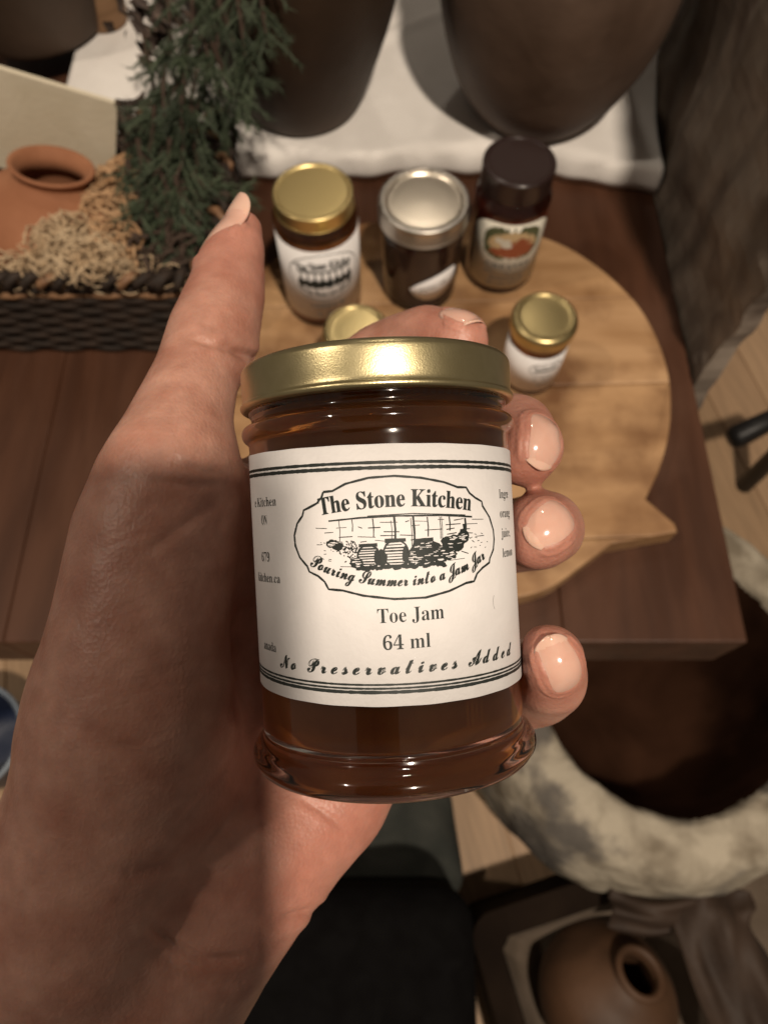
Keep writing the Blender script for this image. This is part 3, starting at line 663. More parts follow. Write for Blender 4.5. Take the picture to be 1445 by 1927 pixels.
# ------------------------------------------------------------------ basket with terracotta jug, shavings, lace, card
bz0, bz1 = TZ + 0.001, 0.838
def rrect(x0, x1, y0, y1, r, n=10):
    out = []
    for cx, cy, a0 in ((x1 - r, y0 + r, -90), (x1 - r, y1 - r, 0), (x0 + r, y1 - r, 90), (x0 + r, y0 + r, 180)):
        for k in range(n + 1): t = R(a0 + 90 * k / n); out.append((cx + r * math.cos(t), cy + r * math.sin(t)))
    return out
def resample(poly, step):
    P = [np.array(p) for p in poly] + [np.array(poly[0])]; out = []
    acc = 0
    for a, b in zip(P[:-1], P[1:]):
        L_ = np.linalg.norm(b - a); n = 0
        while acc + n * step <= L_ - 1e-9: out.append(tuple(a + (b - a) * ((acc + n * step) / L_))); n += 1
        acc = acc + n * step - L_
    return out
BX0, BX1, BY0, BY1 = -0.62, -0.138, 0.393, 0.585
bk = thing('wicker_basket', 'dark brown rectangular wicker basket holding the terracotta jug', 'basket', T((BX0 + BX1) / 2, (BY0 + BY1) / 2, TZ))
off = bk.location.copy()
base = rrect(BX0 + .006, BX1 - .006, BY0 + .006, BY1 - .006, 0.03)
link('base', prism([(x - off.x, y - off.y) for x, y in base], 0.001, 0.012), M['wicker'], bk)
ring = resample(rrect(BX0, BX1, BY0, BY1, 0.034), 0.0065)
for k in range(13):
    z = bz0 + 0.004 + k * 0.0062 - TZ
    path = [(x - off.x + 0, y - off.y, z) for x, y in ring]
    cx, cy = 0, 0
    pts = []
    for i, (x, y, zz) in enumerate(path + path[:1]):
        s_ = 0.0016 * math.sin(i * math.pi / 3 + k * math.pi); n = Vector((x, y * 2, 0)).normalized(); pts.append((x + n.x * s_, y + n.y * s_, zz))
    vv, ff = tube(pts, 0.0031, 6, False)
    link('weaver', mesh('weaver', vv, ff), M['wicker_tan'] if k in (11,) else M['wicker'], bk, True)
rimp = resample(rrect(BX0 - .002, BX1 + .002, BY0 - .002, BY1 + .002, 0.035), 0.0125)
cv, cf = tube([(-0.008, -0.003, -0.004), (-0.004, -0.0055, 0.003), (0.001, -0.001, 0.0062), (0.005, 0.005, 0.003), (0.008, 0.004, -0.004)], [0.0030, 0.0038, 0.004, 0.0038, 0.003], 8)
coil = mesh('rim_strand', cv, cf); coil.materials.append(M['wicker'])
for p_ in coil.polygons: p_.use_smooth = True
coil2 = coil.copy(); coil2.materials.clear(); coil2.materials.append(M['wicker_tan'])
for i, (x, y) in enumerate(rimp):
    nx_, ny_ = rimp[(i + 1) % len(rimp)]
    o = bpy.data.objects.new('rim_strand', coil2 if i % 5 == 2 else coil); COL.objects.link(o); o.parent = bk
    o.location = (x - off.x, y - off.y, bz1 - TZ + 0.002); o.rotation_euler = (random.uniform(-.15, .15), random.uniform(-.2, .2), math.atan2(ny_ - y, nx_ - x))
# jug
def tilt_M(loc, rx, ry, rz): return Matrix.Translation(Vector(loc)) @ Matrix.Rotation(R(rz), 4, 'Z') @ Matrix.Rotation(R(rx), 4, 'X') @ Matrix.Rotation(R(ry), 4, 'Y')
jrot = Matrix.Rotation(R(-16), 4, 'X') @ Matrix.Rotation(R(14), 4, 'Y')
q = at(98, 314, 0.857) - jrot @ Vector((0, 0, 0.104))
jg = thing('terracotta_jug', 'orange terracotta jug with small handle lying in the wicker basket', 'jug', Matrix.Translation(q) @ jrot @ Matrix.Scale(0.85, 4))
add(jg, 'body', lathe(smoothprof(mm([(0.01, 0), (34, 0), (42, 3), (68, 22), (79, 48), (77, 74), (62, 94), (41, 105), (33, 112), (34, 118), (39, 122), (38, 124.5), (34, 123), (29, 114), (32, 104), (45, 90), (50, 60), (40, 15), (0.01, 8)]), 5), 80), M['terracotta'])
vv, ff = tube([(0.046, -0.030, 0.098), (0.058, -0.042, 0.104), (0.072, -0.050, 0.096), (0.076, -0.050, 0.078), (0.066, -0.040, 0.062)], [.010, .009, .0085, .009, .010], 12)
add(jg, 'handle', mesh('handle', vv, ff), M['terracotta'])
# curled shavings
def curls(name, label, cat, m, region, z, n, rad, size, turns, seed, parent=None):
    rr = random.Random(seed); V_, F_ = [], []
    xs_ = [p[0] for p in region]; ys_ = [p[1] for p in region]
    def inside(x, y):
        c = False
        for i in range(len(region)):
            (xa, ya), (xb, yb) = region[i], region[i - 1]
            if (ya > y) != (yb > y) and x < (xb - xa) * (y - ya) / (yb - ya) + xa: c = not c
        return c
    k = 0
    while k < n:
        x, y = rr.uniform(min(xs_), max(xs_)), rr.uniform(min(ys_), max(ys_))
        if not inside(x, y): continue
        k += 1
        zz = z(x, y) if callable(z) else z
        p0 = at(x, y, zz + rr.uniform(-.012, .012))
        ax = Vector((rr.gauss(0, 1), rr.gauss(0, 1), rr.gauss(0, 1))).normalized(); b1 = ax.orthogonal().normalized(); b2 = ax.cross(b1)
        s_ = size * rr.uniform(.6, 1.3); t0 = rr.uniform(0, 6); tn = turns * rr.uniform(.6, 1.2); pts = []
        for i in range(9):
            t = t0 + tn * 2 * math.pi * i / 8
            pts.append(p0 + b1 * (s_ * math.cos(t)) + b2 * (s_ * math.sin(t)) + ax * (s_ * 1.6 * (i / 8 - .5)))
        tube(pts, rad * rr.uniform(.7, 1.2), 5, True, V_, F_)
    o = link(name, mesh(name, V_, F_), m, None, True); return tag(o, label, cat, None, 'stuff')
curls('wood_shavings', 'tan curled wood shavings packed around the terracotta jug', 'shavings', M['moss'], [(160, 370), (235, 300), (260, 320), (250, 480), (225, 520), (175, 440)], 0.835, 520, .0011, .008, .8, 3)
curls('straw_packing', 'pale straw packing along the front rim of the basket', 'straw', M['lace'], [(-80, 500), (10, 470), (80, 450), (180, 440), (240, 490), (350, 515), (350, 535), (-80, 535)], 0.826, 600, .0007, .0075, .7, 5)
curls('lace_bundle', 'cream lacy fibre bundle resting against the jug', 'lace', M['lace'], [(45, 500), (80, 440), (110, 412), (150, 425), (200, 455), (235, 505), (150, 520)], 0.845, 330, .0007, .009, 1.1, 8)
curls('dried_filler', 'brown dried plant filler under the greenery in the basket', 'dried plants', M['twig'], [(215, 200), (260, 180), (330, 260), (380, 420), (370, 540), (240, 520)], 0.83, 260, .0016, .009, .6, 13)
# cream card leaning behind the jug
A1, B1, C1 = aty(-70, 108, 0.545), aty(221, 196, 0.545), aty(216, 372, 0.545)
D1 = A1 + (C1 - B1)
nrm = (B1 - A1).cross(C1 - B1).normalized()
if nrm.dot(CP - A1) < 0: nrm = -nrm
vs_ = [A1, B1, C1, D1]; vs_ += [p_ - nrm * 0.004 for p_ in vs_]
o = link('cream_card', mesh('cream_card', vs_, [(0, 1, 2, 3), (7, 6, 5, 4), (0, 4, 5, 1), (1, 5, 6, 2), (2, 6, 7, 3), (3, 7, 4, 0)]), M['card']); tag(o, 'plain cream card leaning at the back of the basket', 'card')

# ------------------------------------------------------------------ juniper sprays
def spray(name, label, strokes, m, seed, n_per=1.0, ln=0.026, tw=M['twig']):
    rr = random.Random(seed); V_, F_ = [], []; tv, tf = [], []
    root = None
    for (x0_, y0_, d0), (x1_, y1_, d1), wd in strokes:
        P0 = CP + ray(x0_ - 40, y0_) * d0; P1 = CP + ray(x1_ - 40, y1_) * d1
        if root is None: root = P0
        sag = Vector((0, 0, -0.02)); path = []
        for i in range(9):
            t = i / 8; path.append(P0.lerp(P1, t) + sag * (4 * t * (1 - t)) * rr.uniform(.6, 1.2))
        tube(path, [0.0022 * (1 - .7 * i / 8) for i in range(9)], 5, True, tv, tf)
        L_ = (P1 - P0).length; nb = int(L_ / 0.006 * n_per)
        ax = (P1 - P0).normalized()
        for k in range(nb):
            t = rr.uniform(0.02, 1.0); i = min(7, int(t * 8)); p0 = path[i].lerp(path[i + 1], t * 8 - i)
            side = Vector((rr.gauss(0, 1), rr.gauss(0, 1), rr.gauss(0, 1))); side = (side - ax * side.dot(ax)).normalized()
            dr = (ax * rr.uniform(.5, 1.1) + side * rr.uniform(.4, 1.0)).normalized(); l_ = ln * wd * rr.uniform(.5, 1.25)
            p1 = p0 + dr * l_; cur = [p0, p0.lerp(p1, .5) + Vector((0, 0, .002)), p1]
            tube(cur, [.0008, .0007, .0005], 4, False, V_, F_)
            for q_ in range(int(l_ / 0.0011)):
                s_ = rr.random(); c_ = p0.lerp(p1, s_)
                sd = Vector((rr.gauss(0, 1), rr.gauss(0, 1), rr.gauss(0, 1))); sd = (sd - dr * sd.dot(dr)).normalized()
                e = c_ + (dr * rr.uniform(.5, 1) + sd * rr.uniform(.35, .9)) * rr.uniform(.004, .0105)
                wv = dr.cross(sd) * .00048
                b = len(V_); V_ += [c_ - wv, c_ + wv, e]; F_.append((b, b + 1, b + 2))
                sd2 = (e - c_).cross(wv).normalized() * .0005
                b = len(V_); V_ += [c_ - sd2, c_ + sd2, e]; F_.append((b, b + 1, b + 2))
    g_ = thing(name, label, 'greenery', Matrix.Translation(root))
    inv_ = Matrix.Translation(-root)
    mt = mesh('stem', [inv_ @ p_ for p_ in tv], tf); link('stem', mt, tw, g_)
    mf = mesh('foliage', [inv_ @ Vector(p_) for p_ in V_], F_); o_ = link('foliage', mf, m, g_)
    return g_
spray('juniper_branch', 'dark green juniper branch hanging between the card and the left pot', [
    ((400, 40, .56), (300, 260, .58), 1.1), ((420, 20, .56), (360, 300, .57), 1.2), ((350, 120, .56), (300, 420, .57), 1.2), ((380, 180, .55), (350, 400, .56), 1.1),
    ((440, -20, .55), (400, 230, .56), 1.2), ((330, 200, .56), (270, 330, .57), .9), ((420, 60, .55), (470, 210, .56), 1.1), ((300, 260, .57), (320, 480, .58), 1.0), ((360, 260, .56), (300, 380, .57), 1.0), ((390, 120, .55), (330, 330, .56), 1.1),
    ((320, 300, .57), (280, 440, .58), 1.0), ((370, 330, .56), (390, 470, .57), .9), ((310, 60, .57), (330, 230, .57), .8), ((310, 330, .575), (300, 520, .585), 1.0), ((350, 360, .57), (390, 510, .58), 1.0), ((280, 300, .575), (270, 470, .585), .9), ((400, 200, .56), (400, 330, .57), 1.0), ((260, 190, .575), (300, 300, .58), .9)], M['needle'], 21, 1.9)
spray('juniper_branch', 'soft green juniper tuft in front of the left clay pot at the top', [
    ((450, -60, .52), (430, 130, .53), 1.2), ((480, -60, .52), (500, 110, .53), 1.2), ((520, -80, .52), (540, 60, .53), 1.1), ((400, -60, .53), (380, 110, .54), 1.1), ((460, 20, .53), (520, 140, .54), 1.0), ((440, 80, .53), (500, 180, .55), .9), ((350, -60, .54), (350, 100, .55), 1.0)], M['needle'], 23, 1.9)
spray('juniper_branch', 'pale green feathery juniper spray reaching towards the gold lidded jar', [
    ((350, 300, .57), (440, 345, .575), .7), ((400, 330, .57), (520, 345, .58), .6), ((340, 320, .57), (400, 430, .575), .8), ((370, 340, .57), (440, 420, .575), .7), ((300, 360, .57), (280, 450, .575), .8), ((330, 380, .57), (350, 490, .575), .7)], M['needle_pale'], 25, 1.8)
# dried flower heads
q = CP + ray(290, 40) * .60
V_, F_ = [], []; rr = random.Random(4)
for k in range(70):
    c_ = Vector((rr.gauss(0, .016), rr.gauss(0, .012), rr.gauss(0, .016))); a_ = Vector((rr.gauss(0, 1), rr.gauss(0, 1), rr.gauss(0, 1))).normalized(); b_ = a_.orthogonal().normalized() * .005; d_ = a_.cross(b_).normalized() * .011
    i = len(V_); V_ += [c_ - d_, c_ + b_, c_ + d_ + a_ * .003, c_ - b_]; F_.append((i, i + 1, i + 2, i + 3))
tube([(0, 0, 0), (-0.005, 0.03, -0.08), (-0.01, 0.05, -0.17)], .002, 6, True, V_, F_)
o = link('dried_flower', mesh('dried_flower', V_, F_), M['driedflower'], M=Matrix.Translation(q)); tag(o, 'dark dried flower cluster at the top between pots', 'dried flower')

# ------------------------------------------------------------------ things on the floor
# stone basin
q = at(1262, 1262, 0.30)
bs = thing('stone_basin', 'rough pale stone basin with a dark hollow beside the table corner', 'basin', T(q.x, q.y, 0.001))
prof = [(0.01, 0), (225, 0), (262, 12), (282, 70), (286, 150), (277, 220), (264, 262), (252, 284), (238, 296), (222, 300), (198, 299), (186, 291), (178, 262), (160, 160), (120, 80), (0.01, 60)]
me = lathe(smoothprof(mm(prof), 7), 120)
for v_ in me.vertices:
    a_ = math.atan2(v_.co.y, v_.co.x); n = 1 + .018 * math.sin(3 * a_ + 1) + .010 * math.sin(7 * a_ + v_.co.z * 22) + .006 * math.sin(17 * a_ + v_.co.z * 60) + .004 * math.sin(31 * a_ - v_.co.z * 90)
    n = 1 + (n - 1) * min(1, math.hypot(v_.co.x, v_.co.y) / .17) ** 2
    v_.co.x *= n; v_.co.y *= n; v_.co.z += min(1, math.hypot(v_.co.x, v_.co.y) / .17) ** 2 * (.004 * math.sin(5 * a_) + .003 * math.sin(11 * a_ + 2)) if v_.co.z > .05 else 0
me.materials.append(M['stone']); me.materials.append(M['basin_hollow'])
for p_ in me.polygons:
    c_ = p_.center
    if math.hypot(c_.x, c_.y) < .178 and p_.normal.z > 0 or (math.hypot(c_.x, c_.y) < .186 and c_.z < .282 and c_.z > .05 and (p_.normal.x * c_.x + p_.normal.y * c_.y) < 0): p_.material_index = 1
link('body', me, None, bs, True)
# low dark box with jug and straps
def box_open(name, label, px, py, wx, wy, h, rz):
    q = at(px, py, h); g_ = thing(name, label, 'box', T(q.x, q.y, 0.001, rz=rz))
    o_ = rrect(-wx, wx, -wy, wy, 0.035); i_ = rrect(-wx + .035, wx - .035, -wy + .035, wy - .035, 0.02)
    n = len(o_); V_ = [(x, y, 0) for x, y in o_] + [(x, y, h) for x, y in o_] + [(x, y, h) for x, y in i_] + [(x, y, .012) for x, y in i_]
    F_ = []
    for k in range(n):
        l_ = (k + 1) % n
        F_ += [(k, l_, n + l_, n + k), (n + k, n + l_, 2 * n + l_, 2 * n + k), (2 * n + k, 2 * n + l_, 3 * n + l_, 3 * n + k)]
    F_.append(tuple(range(n))[::-1])
    link('walls', mesh('walls', V_, F_), M['boxwood'], g_)
    # fabric lining hugging the inside
    li = rrect(-wx + .037, wx - .037, -wy + .037, wy - .037, 0.02); ls = rrect(-wx + .07, wx - .07, -wy + .07, wy - .07, .03)
    V_ = [(x, y, h - .01 + .006 * math.sin(k)) for k, (x, y) in enumerate(li)] + [(x, y, .05) for x, y in ls] + [(x * .2, y * .2, .02) for x, y in ls]
    F_ = []
    for k in range(n):
        l_ = (k + 1) % n; F_ += [(k, l_, n + l_, n + k), (n + k, n + l_, 2 * n + l_, 2 * n + k)]
    F_.append(tuple(range(2 * n, 3 * n)))
    link('lining', mesh('lining', V_, F_), M['lining'], g_, True); return g_
bo = box_open('open_box', 'dark open box with rounded corners and greyish lining on the floor', 1340, 1925, 0.27, 0.20, 0.16, 16)
jd = Vector((.30, .44, .85)).normalized(); q = at(1150, 1868, 0.115) - jd * 0.085
jg2 = thing('brown_jug', 'round brown clay jug with a small open mouth lying in the box', 'jug', Matrix.Translation(q) @ Vector((0, 0, 1)).rotation_difference(jd).to_matrix().to_4x4() @ Matrix.Scale(.84, 4))
add(jg2, 'body', lathe(smoothprof(mm([(0.01, 0), (40, 0), (60, 4), (96, 34), (112, 80), (104, 125), (76, 158), (46, 174), (36, 182), (34, 190), (30, 188), (30, 176), (50, 150), (60, 60), (0.01, 20)]), 5), 80), M['brownclay'])
add(jg2, 'rim', lathe(mm([(30, 184), (38, 184), (42, 190), (40, 196), (33, 197), (29, 191)]), 48, True), M['brownclay'])
def ribbon(name, label, cat, pts, wd, m, th=.004):
    V_, F_ = [], []; P = [Vector(p_) for p_ in pts]
    Q = smoothprof([tuple(p_) for p_ in P], 8)
    Q = [Vector(q_) for q_ in Q]
    nc = 12
    for side in (0, 1):
        for i, p_ in enumerate(Q):
            t = (Q[min(i + 1, len(Q) - 1)] - Q[max(i - 1, 0)]).normalized(); s_ = t.cross(Vector((0, 0, 1))).normalized() * wd / 2
            for k in range(nc + 1):
                w_ = 2 * k / nc - 1
                hgt = 0.010 * math.sin(w_ * 4.2 + i * .18) + 0.006 * math.sin(w_ * 9 - i * .31) - .012 * w_ * w_
                V_.append(p_ + s_ * w_ * (1 + .08 * math.sin(i * .4 + k)) + Vector((0, 0, hgt - side * th)))
    nq = len(Q); B_ = nq * (nc + 1)
    for i in range(nq - 1):
        for k in range(nc):
            a = i * (nc + 1) + k; F_ += [(a, a + 1, a + nc + 2, a + nc + 1), (B_ + a, B_ + a + nc + 1, B_ + a + nc + 2, B_ + a + 1)]
        for k in (0, nc):
            a = i * (nc + 1) + k; F_.append((a, a + nc + 1, B_ + a + nc + 1, B_ + a))
    for i in (0, nq - 1):
        for k in range(nc): a = i * (nc + 1) + k; F_.append((a, a + 1, B_ + a + 1, B_ + a))
    o_ = link(name, mesh(name, V_, F_), m, None, True); return tag(o_, label, cat)
ribbon('leather_strap', 'broad dark brown leather strap lying across the right side of the box', 'strap', [at(1335, 1660, .20), at(1345, 1720, .215), at(1370, 1800, .215), at(1430, 1930, .20), at(1480, 2050, .19)], .11, M['leather'])
ribbon('leather_strap', 'short brown leather strap crossing the back rim of the box', 'strap', [at(1150, 1700, .20), at(1240, 1715, .205), at(1330, 1690, .20)], .06, M['leather'])
# black bag and dark cloth under the hand, blue pail at left
def soft(name, label, cat, px, py, h, wx, wy, r, m, rz=0, amp=.006, seed=1):
    q = at(px, py, h); bm = bmesh.new(); bmesh.ops.create_cube(bm, size=1); bmesh.ops.scale(bm, vec=(2 * wx, 2 * wy, h), verts=bm.verts)
    bmesh.ops.bevel(bm, geom=list(bm.edges), offset=r, segments=6, profile=.5, affect='EDGES')
    bmesh.ops.subdivide_edges(bm, edges=[e for e in bm.edges if e.calc_length() > .04], cuts=4, use_grid_fill=True)
    for v_ in bm.verts:
        c_ = v_.co; n = amp * (math.sin(c_.x * 31 + seed) * math.cos(c_.y * 27 + seed * 2) + .6 * math.sin(c_.x * 63 + c_.y * 51 + seed)); v_.co.z += n if c_.z > -h * .3 else 0
        v_.co.z += h / 2
    me_ = bmesh_done(name, bm); o_ = link(name, me_, m, None, True, T(q.x, q.y, 0.001, rz=rz)); return tag(o_, label, cat)
soft('black_bag', 'black soft bag with rounded corners on the floor below the hand', 'bag', 650, 1900, .30, .155, .125, .045, M['black'], 0, .003, 2)
soft('dark_cloth', 'crumpled dark grey green cloth on the floor below the jar', 'cloth', 640, 1600, .10, .18, .09, .04, M['darkcloth'], 6, .012, 5)
q = at(-60, 1390, .15)
pl_ = thing('blue_pail', 'dark blue pail with pale rim at the left edge on the floor', 'pail', T(q.x, q.y, .001))
add(pl_, 'body', lathe(smoothprof(mm([(0.01, 0), (55, 0), (60, 3), (70, 60), (80, 140), (80, 148), (76, 148), (66, 60), (56, 10), (0.01, 8)]), 4), 64), M['blue'])
add(pl_, 'rim', lathe(mm([(76, 146), (82, 146), (84, 150), (82, 154), (77, 154), (75, 150)]), 64, True), M['blue_rim'])

# ------------------------------------------------------------------ the phone that takes the picture (it shades the palm)
ph = thing('phone', 'black phone held behind the viewpoint taking the picture', 'phone', HELD)
def hm(o): return o
bm = bmesh.new(); box(bm, -0.0605, 0.011, -0.1355, 0.0115, 0.0035, 0.0115); bmesh.ops.bevel(bm, geom=[e for e in bm.edges if abs((e.verts[0].co - e.verts[1].co).z) > .005], offset=.009, segments=5, profile=.5, affect='EDGES')
link('body', bmesh_done('body', bm), M['phone'], ph)

# ------------------------------------------------------------------ the hand: one continuous skin grown from a distance field (mm in the held frame: x right, y up, d away)
def J(px, py, d, r): return np.array([(px - PW / 2) / FPX * d, (PH / 2 - py) / FPX * d, d, r], np.float32)
GX, GY, GD, ST = (-112, 40), (-130, 78), (88, 186), 0.9
ax_x = np.arange(GX[0], GX[1], ST, dtype=np.float32); ax_y = np.arange(GY[0], GY[1], ST, dtype=np.float32); ax_d = np.arange(GD[0], GD[1], ST, dtype=np.float32)
def smin(a, b, k):
    h = np.maximum(k - np.abs(a - b), 0) / k
    return np.minimum(a, b) - h * h * k * 0.25
def chain(F, joints, k):
    G0 = newF()
    for a, b in zip(joints[:-1], joints[1:]):
        lo = np.minimum(a[:3] - a[3], b[:3] - b[3]) - 14; hi = np.maximum(a[:3] + a[3], b[:3] + b[3]) + 14
        ix = slice(*np.searchsorted(ax_x, [lo[0], hi[0]])); iy = slice(*np.searchsorted(ax_y, [lo[1], hi[1]])); iz = slice(*np.searchsorted(ax_d, [lo[2], hi[2]]))
        X = ax_x[ix][:, None, None]; Y = ax_y[iy][None, :, None]; Z = ax_d[iz][None, None, :]
        ba = b[:3] - a[:3]; L2 = float(ba @ ba) + 1e-6
        h = np.clip(((X - a[0]) * ba[0] + (Y - a[1]) * ba[1] + (Z - a[2]) * ba[2]) / L2, 0, 1)
        dd = np.sqrt((X - a[0] - h * ba[0]) ** 2 + (Y - a[1] - h * ba[1]) ** 2 + (Z - a[2] - h * ba[2]) ** 2) - (a[3] + (b[3] - a[3]) * h)
        G0[ix, iy, iz] = np.minimum(G0[ix, iy, iz], dd)
    F[:] = smin(F, G0, k)
def newF(): return np.full((len(ax_x), len(ax_y), len(ax_d)), 30.0, np.float32)
thumb = [J(457, 433, 152.5, 4.3), J(445, 470, 150, 6.1), J(433, 512, 147, 7.2), J(424, 560, 142.5, 7.9), J(403, 632, 136, 8.7), J(370, 710, 130, 7.9), J(348, 775, 125.5, 8.6), J(318, 880, 119, 10.2), J(284, 1000, 118, 12.0), J(262, 1200, 118, 14.2), J(220, 1450, 120, 15.6), J(145, 1720, 123, 18)]
palm = newF()
chain(palm, thumb, 3.0)
chain(palm, [J(330, 930, 122, 9), J(420, 960, 136, 9), J(505, 960, 152, 9.5)], 9)
chain(palm, [J(300, 1060, 126, 11), J(470, 1130, 150, 9)], 9)
wr = [J(-50, 2030, 126, 19), J(30, 2030, 128, 20), J(100, 2030, 129, 20), J(175, 2010, 128, 17)]
for w_, m_ in zip(wr, [J(505, 960, 152, 9.5), J(575, 1020, 158, 9.5), J(640, 1130, 158, 9.5), J(685, 1290, 152, 9)]):
    chain(palm, [w_, m_], 9)
chain(palm, [J(668, 1400, 146, 12), J(618, 1490, 142, 12.5), J(520, 1600, 137, 12.5), J(408, 1720, 132, 13.5), J(175, 2010, 128, 17)], 8)
chain(palm, [J(258, 1350, 122, 14.5), J(330, 1500, 130, 13), J(420, 1560, 134, 12)], 10)
for w_ in wr: chain(palm, [w_, w_ + np.array([-22, -60, 4, 3], np.float32)], 9)
fing = {
    'index': [J(505, 960, 152, 9.5), J(640, 730, 168, 8.2), J(720, 668, 165, 7.8), J(802, 637, 155, 7.2), J(862, 645, 147, 6.5)],
    'middle': [J(575, 1020, 158, 9.5), J(850, 815, 163, 8.2), J(962, 812, 140, 7.6), J(972, 815, 129, 7.1), J(986, 845, 122, 6.5)],
    'ring': [J(640, 1130, 158, 9.5), J(880, 1025, 162, 8.2), J(1012, 1000, 136, 7.4), J(1026, 994, 124, 6.8), J(1012, 1002, 117, 6.3)],
    'pinky': [J(685, 1290, 152, 9), J(880, 1335, 152, 7.6), J(1018, 1294, 129, 6.7), J(1036, 1275, 118, 6.2), J(1034, 1240, 112, 5.6)],
}
F = palm
for kx in fing:
    G1 = newF(); chain(G1, fing[kx], 1.5)
    F = smin(F, G1, 2.2)
# the jar presses into the skin
tx, ty = math.sin(R(TILT)), math.cos(R(TILT))
XX = ax_x[:, None, None] + 0.25; YY = ax_y[None, :, None]; ZZ = ax_d[None, None, :]
vv_ = -tx * XX + ty * YY; ee_ = ty * XX + tx * YY
rad = np.sqrt(ee_ ** 2 + (ZZ - D_) ** 2)
def press(F, r_, v0, v1):
    q1 = rad - r_; q2 = np.maximum(v0 - vv_, vv_ - v1)
    dj = np.maximum(q1, q2) - 0.12
    return -smin(-F, dj, 1.2)
F = press(F, 20.85, -38.6, 16.5); F = press(F, 21.8, 16.0, 23.5); F = press(F, 22.4, -38.7, -34.6); F = press(F, 21.7, 11.4, 14.4)
F[0], F[-1], F[:, 0], F[:, -1], F[:, :, 0], F[:, :, -1] = 5, 5, 5, 5, 5, 5
def surface_nets(F):
    s = F < 0
    c = [s[i:s.shape[0] - 1 + i, j:s.shape[1] - 1 + j, k:s.shape[2] - 1 + k] for i in (0, 1) for j in (0, 1) for k in (0, 1)]
    cnt = sum(x.astype(np.int8) for x in c); act = (cnt > 0) & (cnt < 8)
    idx = np.full(act.shape, -1, np.int64); I = np.argwhere(act); idx[act] = np.arange(len(I))
    acc = np.zeros((len(I), 3)); num = np.zeros(len(I))
    cor = [(i, j, k) for i in (0, 1) for j in (0, 1) for k in (0, 1)]
    vals = {q_: F[I[:, 0] + q_[0], I[:, 1] + q_[1], I[:, 2] + q_[2]] for q_ in cor}
    for a in cor:
        for d in range(3):
            if a[d] == 0:
                b = list(a); b[d] = 1; b = tuple(b)
                fa, fb = vals[a], vals[b]; mk = (fa < 0) != (fb < 0)
                t = np.where(mk, fa / np.where(fa == fb, 1, fa - fb), 0)
                p_ = np.array(a, float)[None, :] + t[:, None] * (np.array(b, float) - np.array(a, float))[None, :]
                acc[mk] += p_[mk]; num[mk] += 1
    V_ = I + acc / num[:, None]
    quads = []
    for d in range(3):
        sl0 = [slice(1, -1)] * 3; sl0[d] = slice(0, -1); sl1 = [slice(1, -1)] * 3; sl1[d] = slice(1, None)
        a, b = s[tuple(sl0)], s[tuple(sl1)]
        E = np.argwhere(a != b); fl_ = a[a != b]
        off_ = [1, 1, 1]; off_[d] = 0; E = E + np.array(off_)
        u, w_ = [x for x in range(3) if x != d]
        du = np.zeros(3, int); du[u] = 1; dw = np.zeros(3, int); dw[w_] = 1
        g_ = lambda e: idx[e[:, 0], e[:, 1], e[:, 2]]
        q_ = np.stack([g_(E - du - dw), g_(E - dw), g_(E), g_(E - du)], 1)
        flip = fl_ if d != 1 else ~fl_
        q_[~flip] = q_[~flip][:, ::-1]
        quads.append(q_)
    return V_, np.vstack(quads)
V_, Q_ = surface_nets(F)
P3 = np.stack([GX[0] + V_[:, 0] * ST, GY[0] + V_[:, 1] * ST, GD[0] + V_[:, 2] * ST], 1)
# relax, then refine
def relax(P, Q, it, w_):
    n = len(P); e = np.vstack([Q[:, [0, 1]], Q[:, [1, 2]], Q[:, [2, 3]], Q[:, [3, 0]]])
    for _ in range(it):
        s_ = np.zeros_like(P); c_ = np.bincount(e[:, 0], minlength=n).astype(float)
        for d in range(3): s_[:, d] = np.bincount(e[:, 0], P[e[:, 1], d], n)
        P = P + w_ * (s_ / c_[:, None] - P)
    return P
P3 = relax(P3, Q_, 9, 0.5)
me = mesh('hand', np.stack([P3[:, 0], P3[:, 1], -P3[:, 2]], 1) * 1e-3, [tuple(int(i) for i in q_) for q_ in Q_])
bm = bmesh.new(); bm.from_mesh(me); bmesh.ops.recalc_face_normals(bm, faces=bm.faces)
bmesh.ops.subdivide_edges(bm, edges=bm.edges, cuts=1, use_grid_fill=True, smooth=0.0)
bm.to_mesh(me); bm.free(); me.update()
n = len(me.vertices)
P3 = np.empty(n * 3); me.vertices.foreach_get('co', P3); P3 = P3.reshape(-1, 3) * 1e3; P3[:, 2] *= -1
Q_ = np.array([tuple(p_.vertices) for p_ in me.polygons])
P3 = relax(P3, Q_, 2, 0.5)
NR = np.empty(n * 3); me.vertices.foreach_get('normal', NR); NR = NR.reshape(-1, 3).copy(); NR[:, 2] *= -1
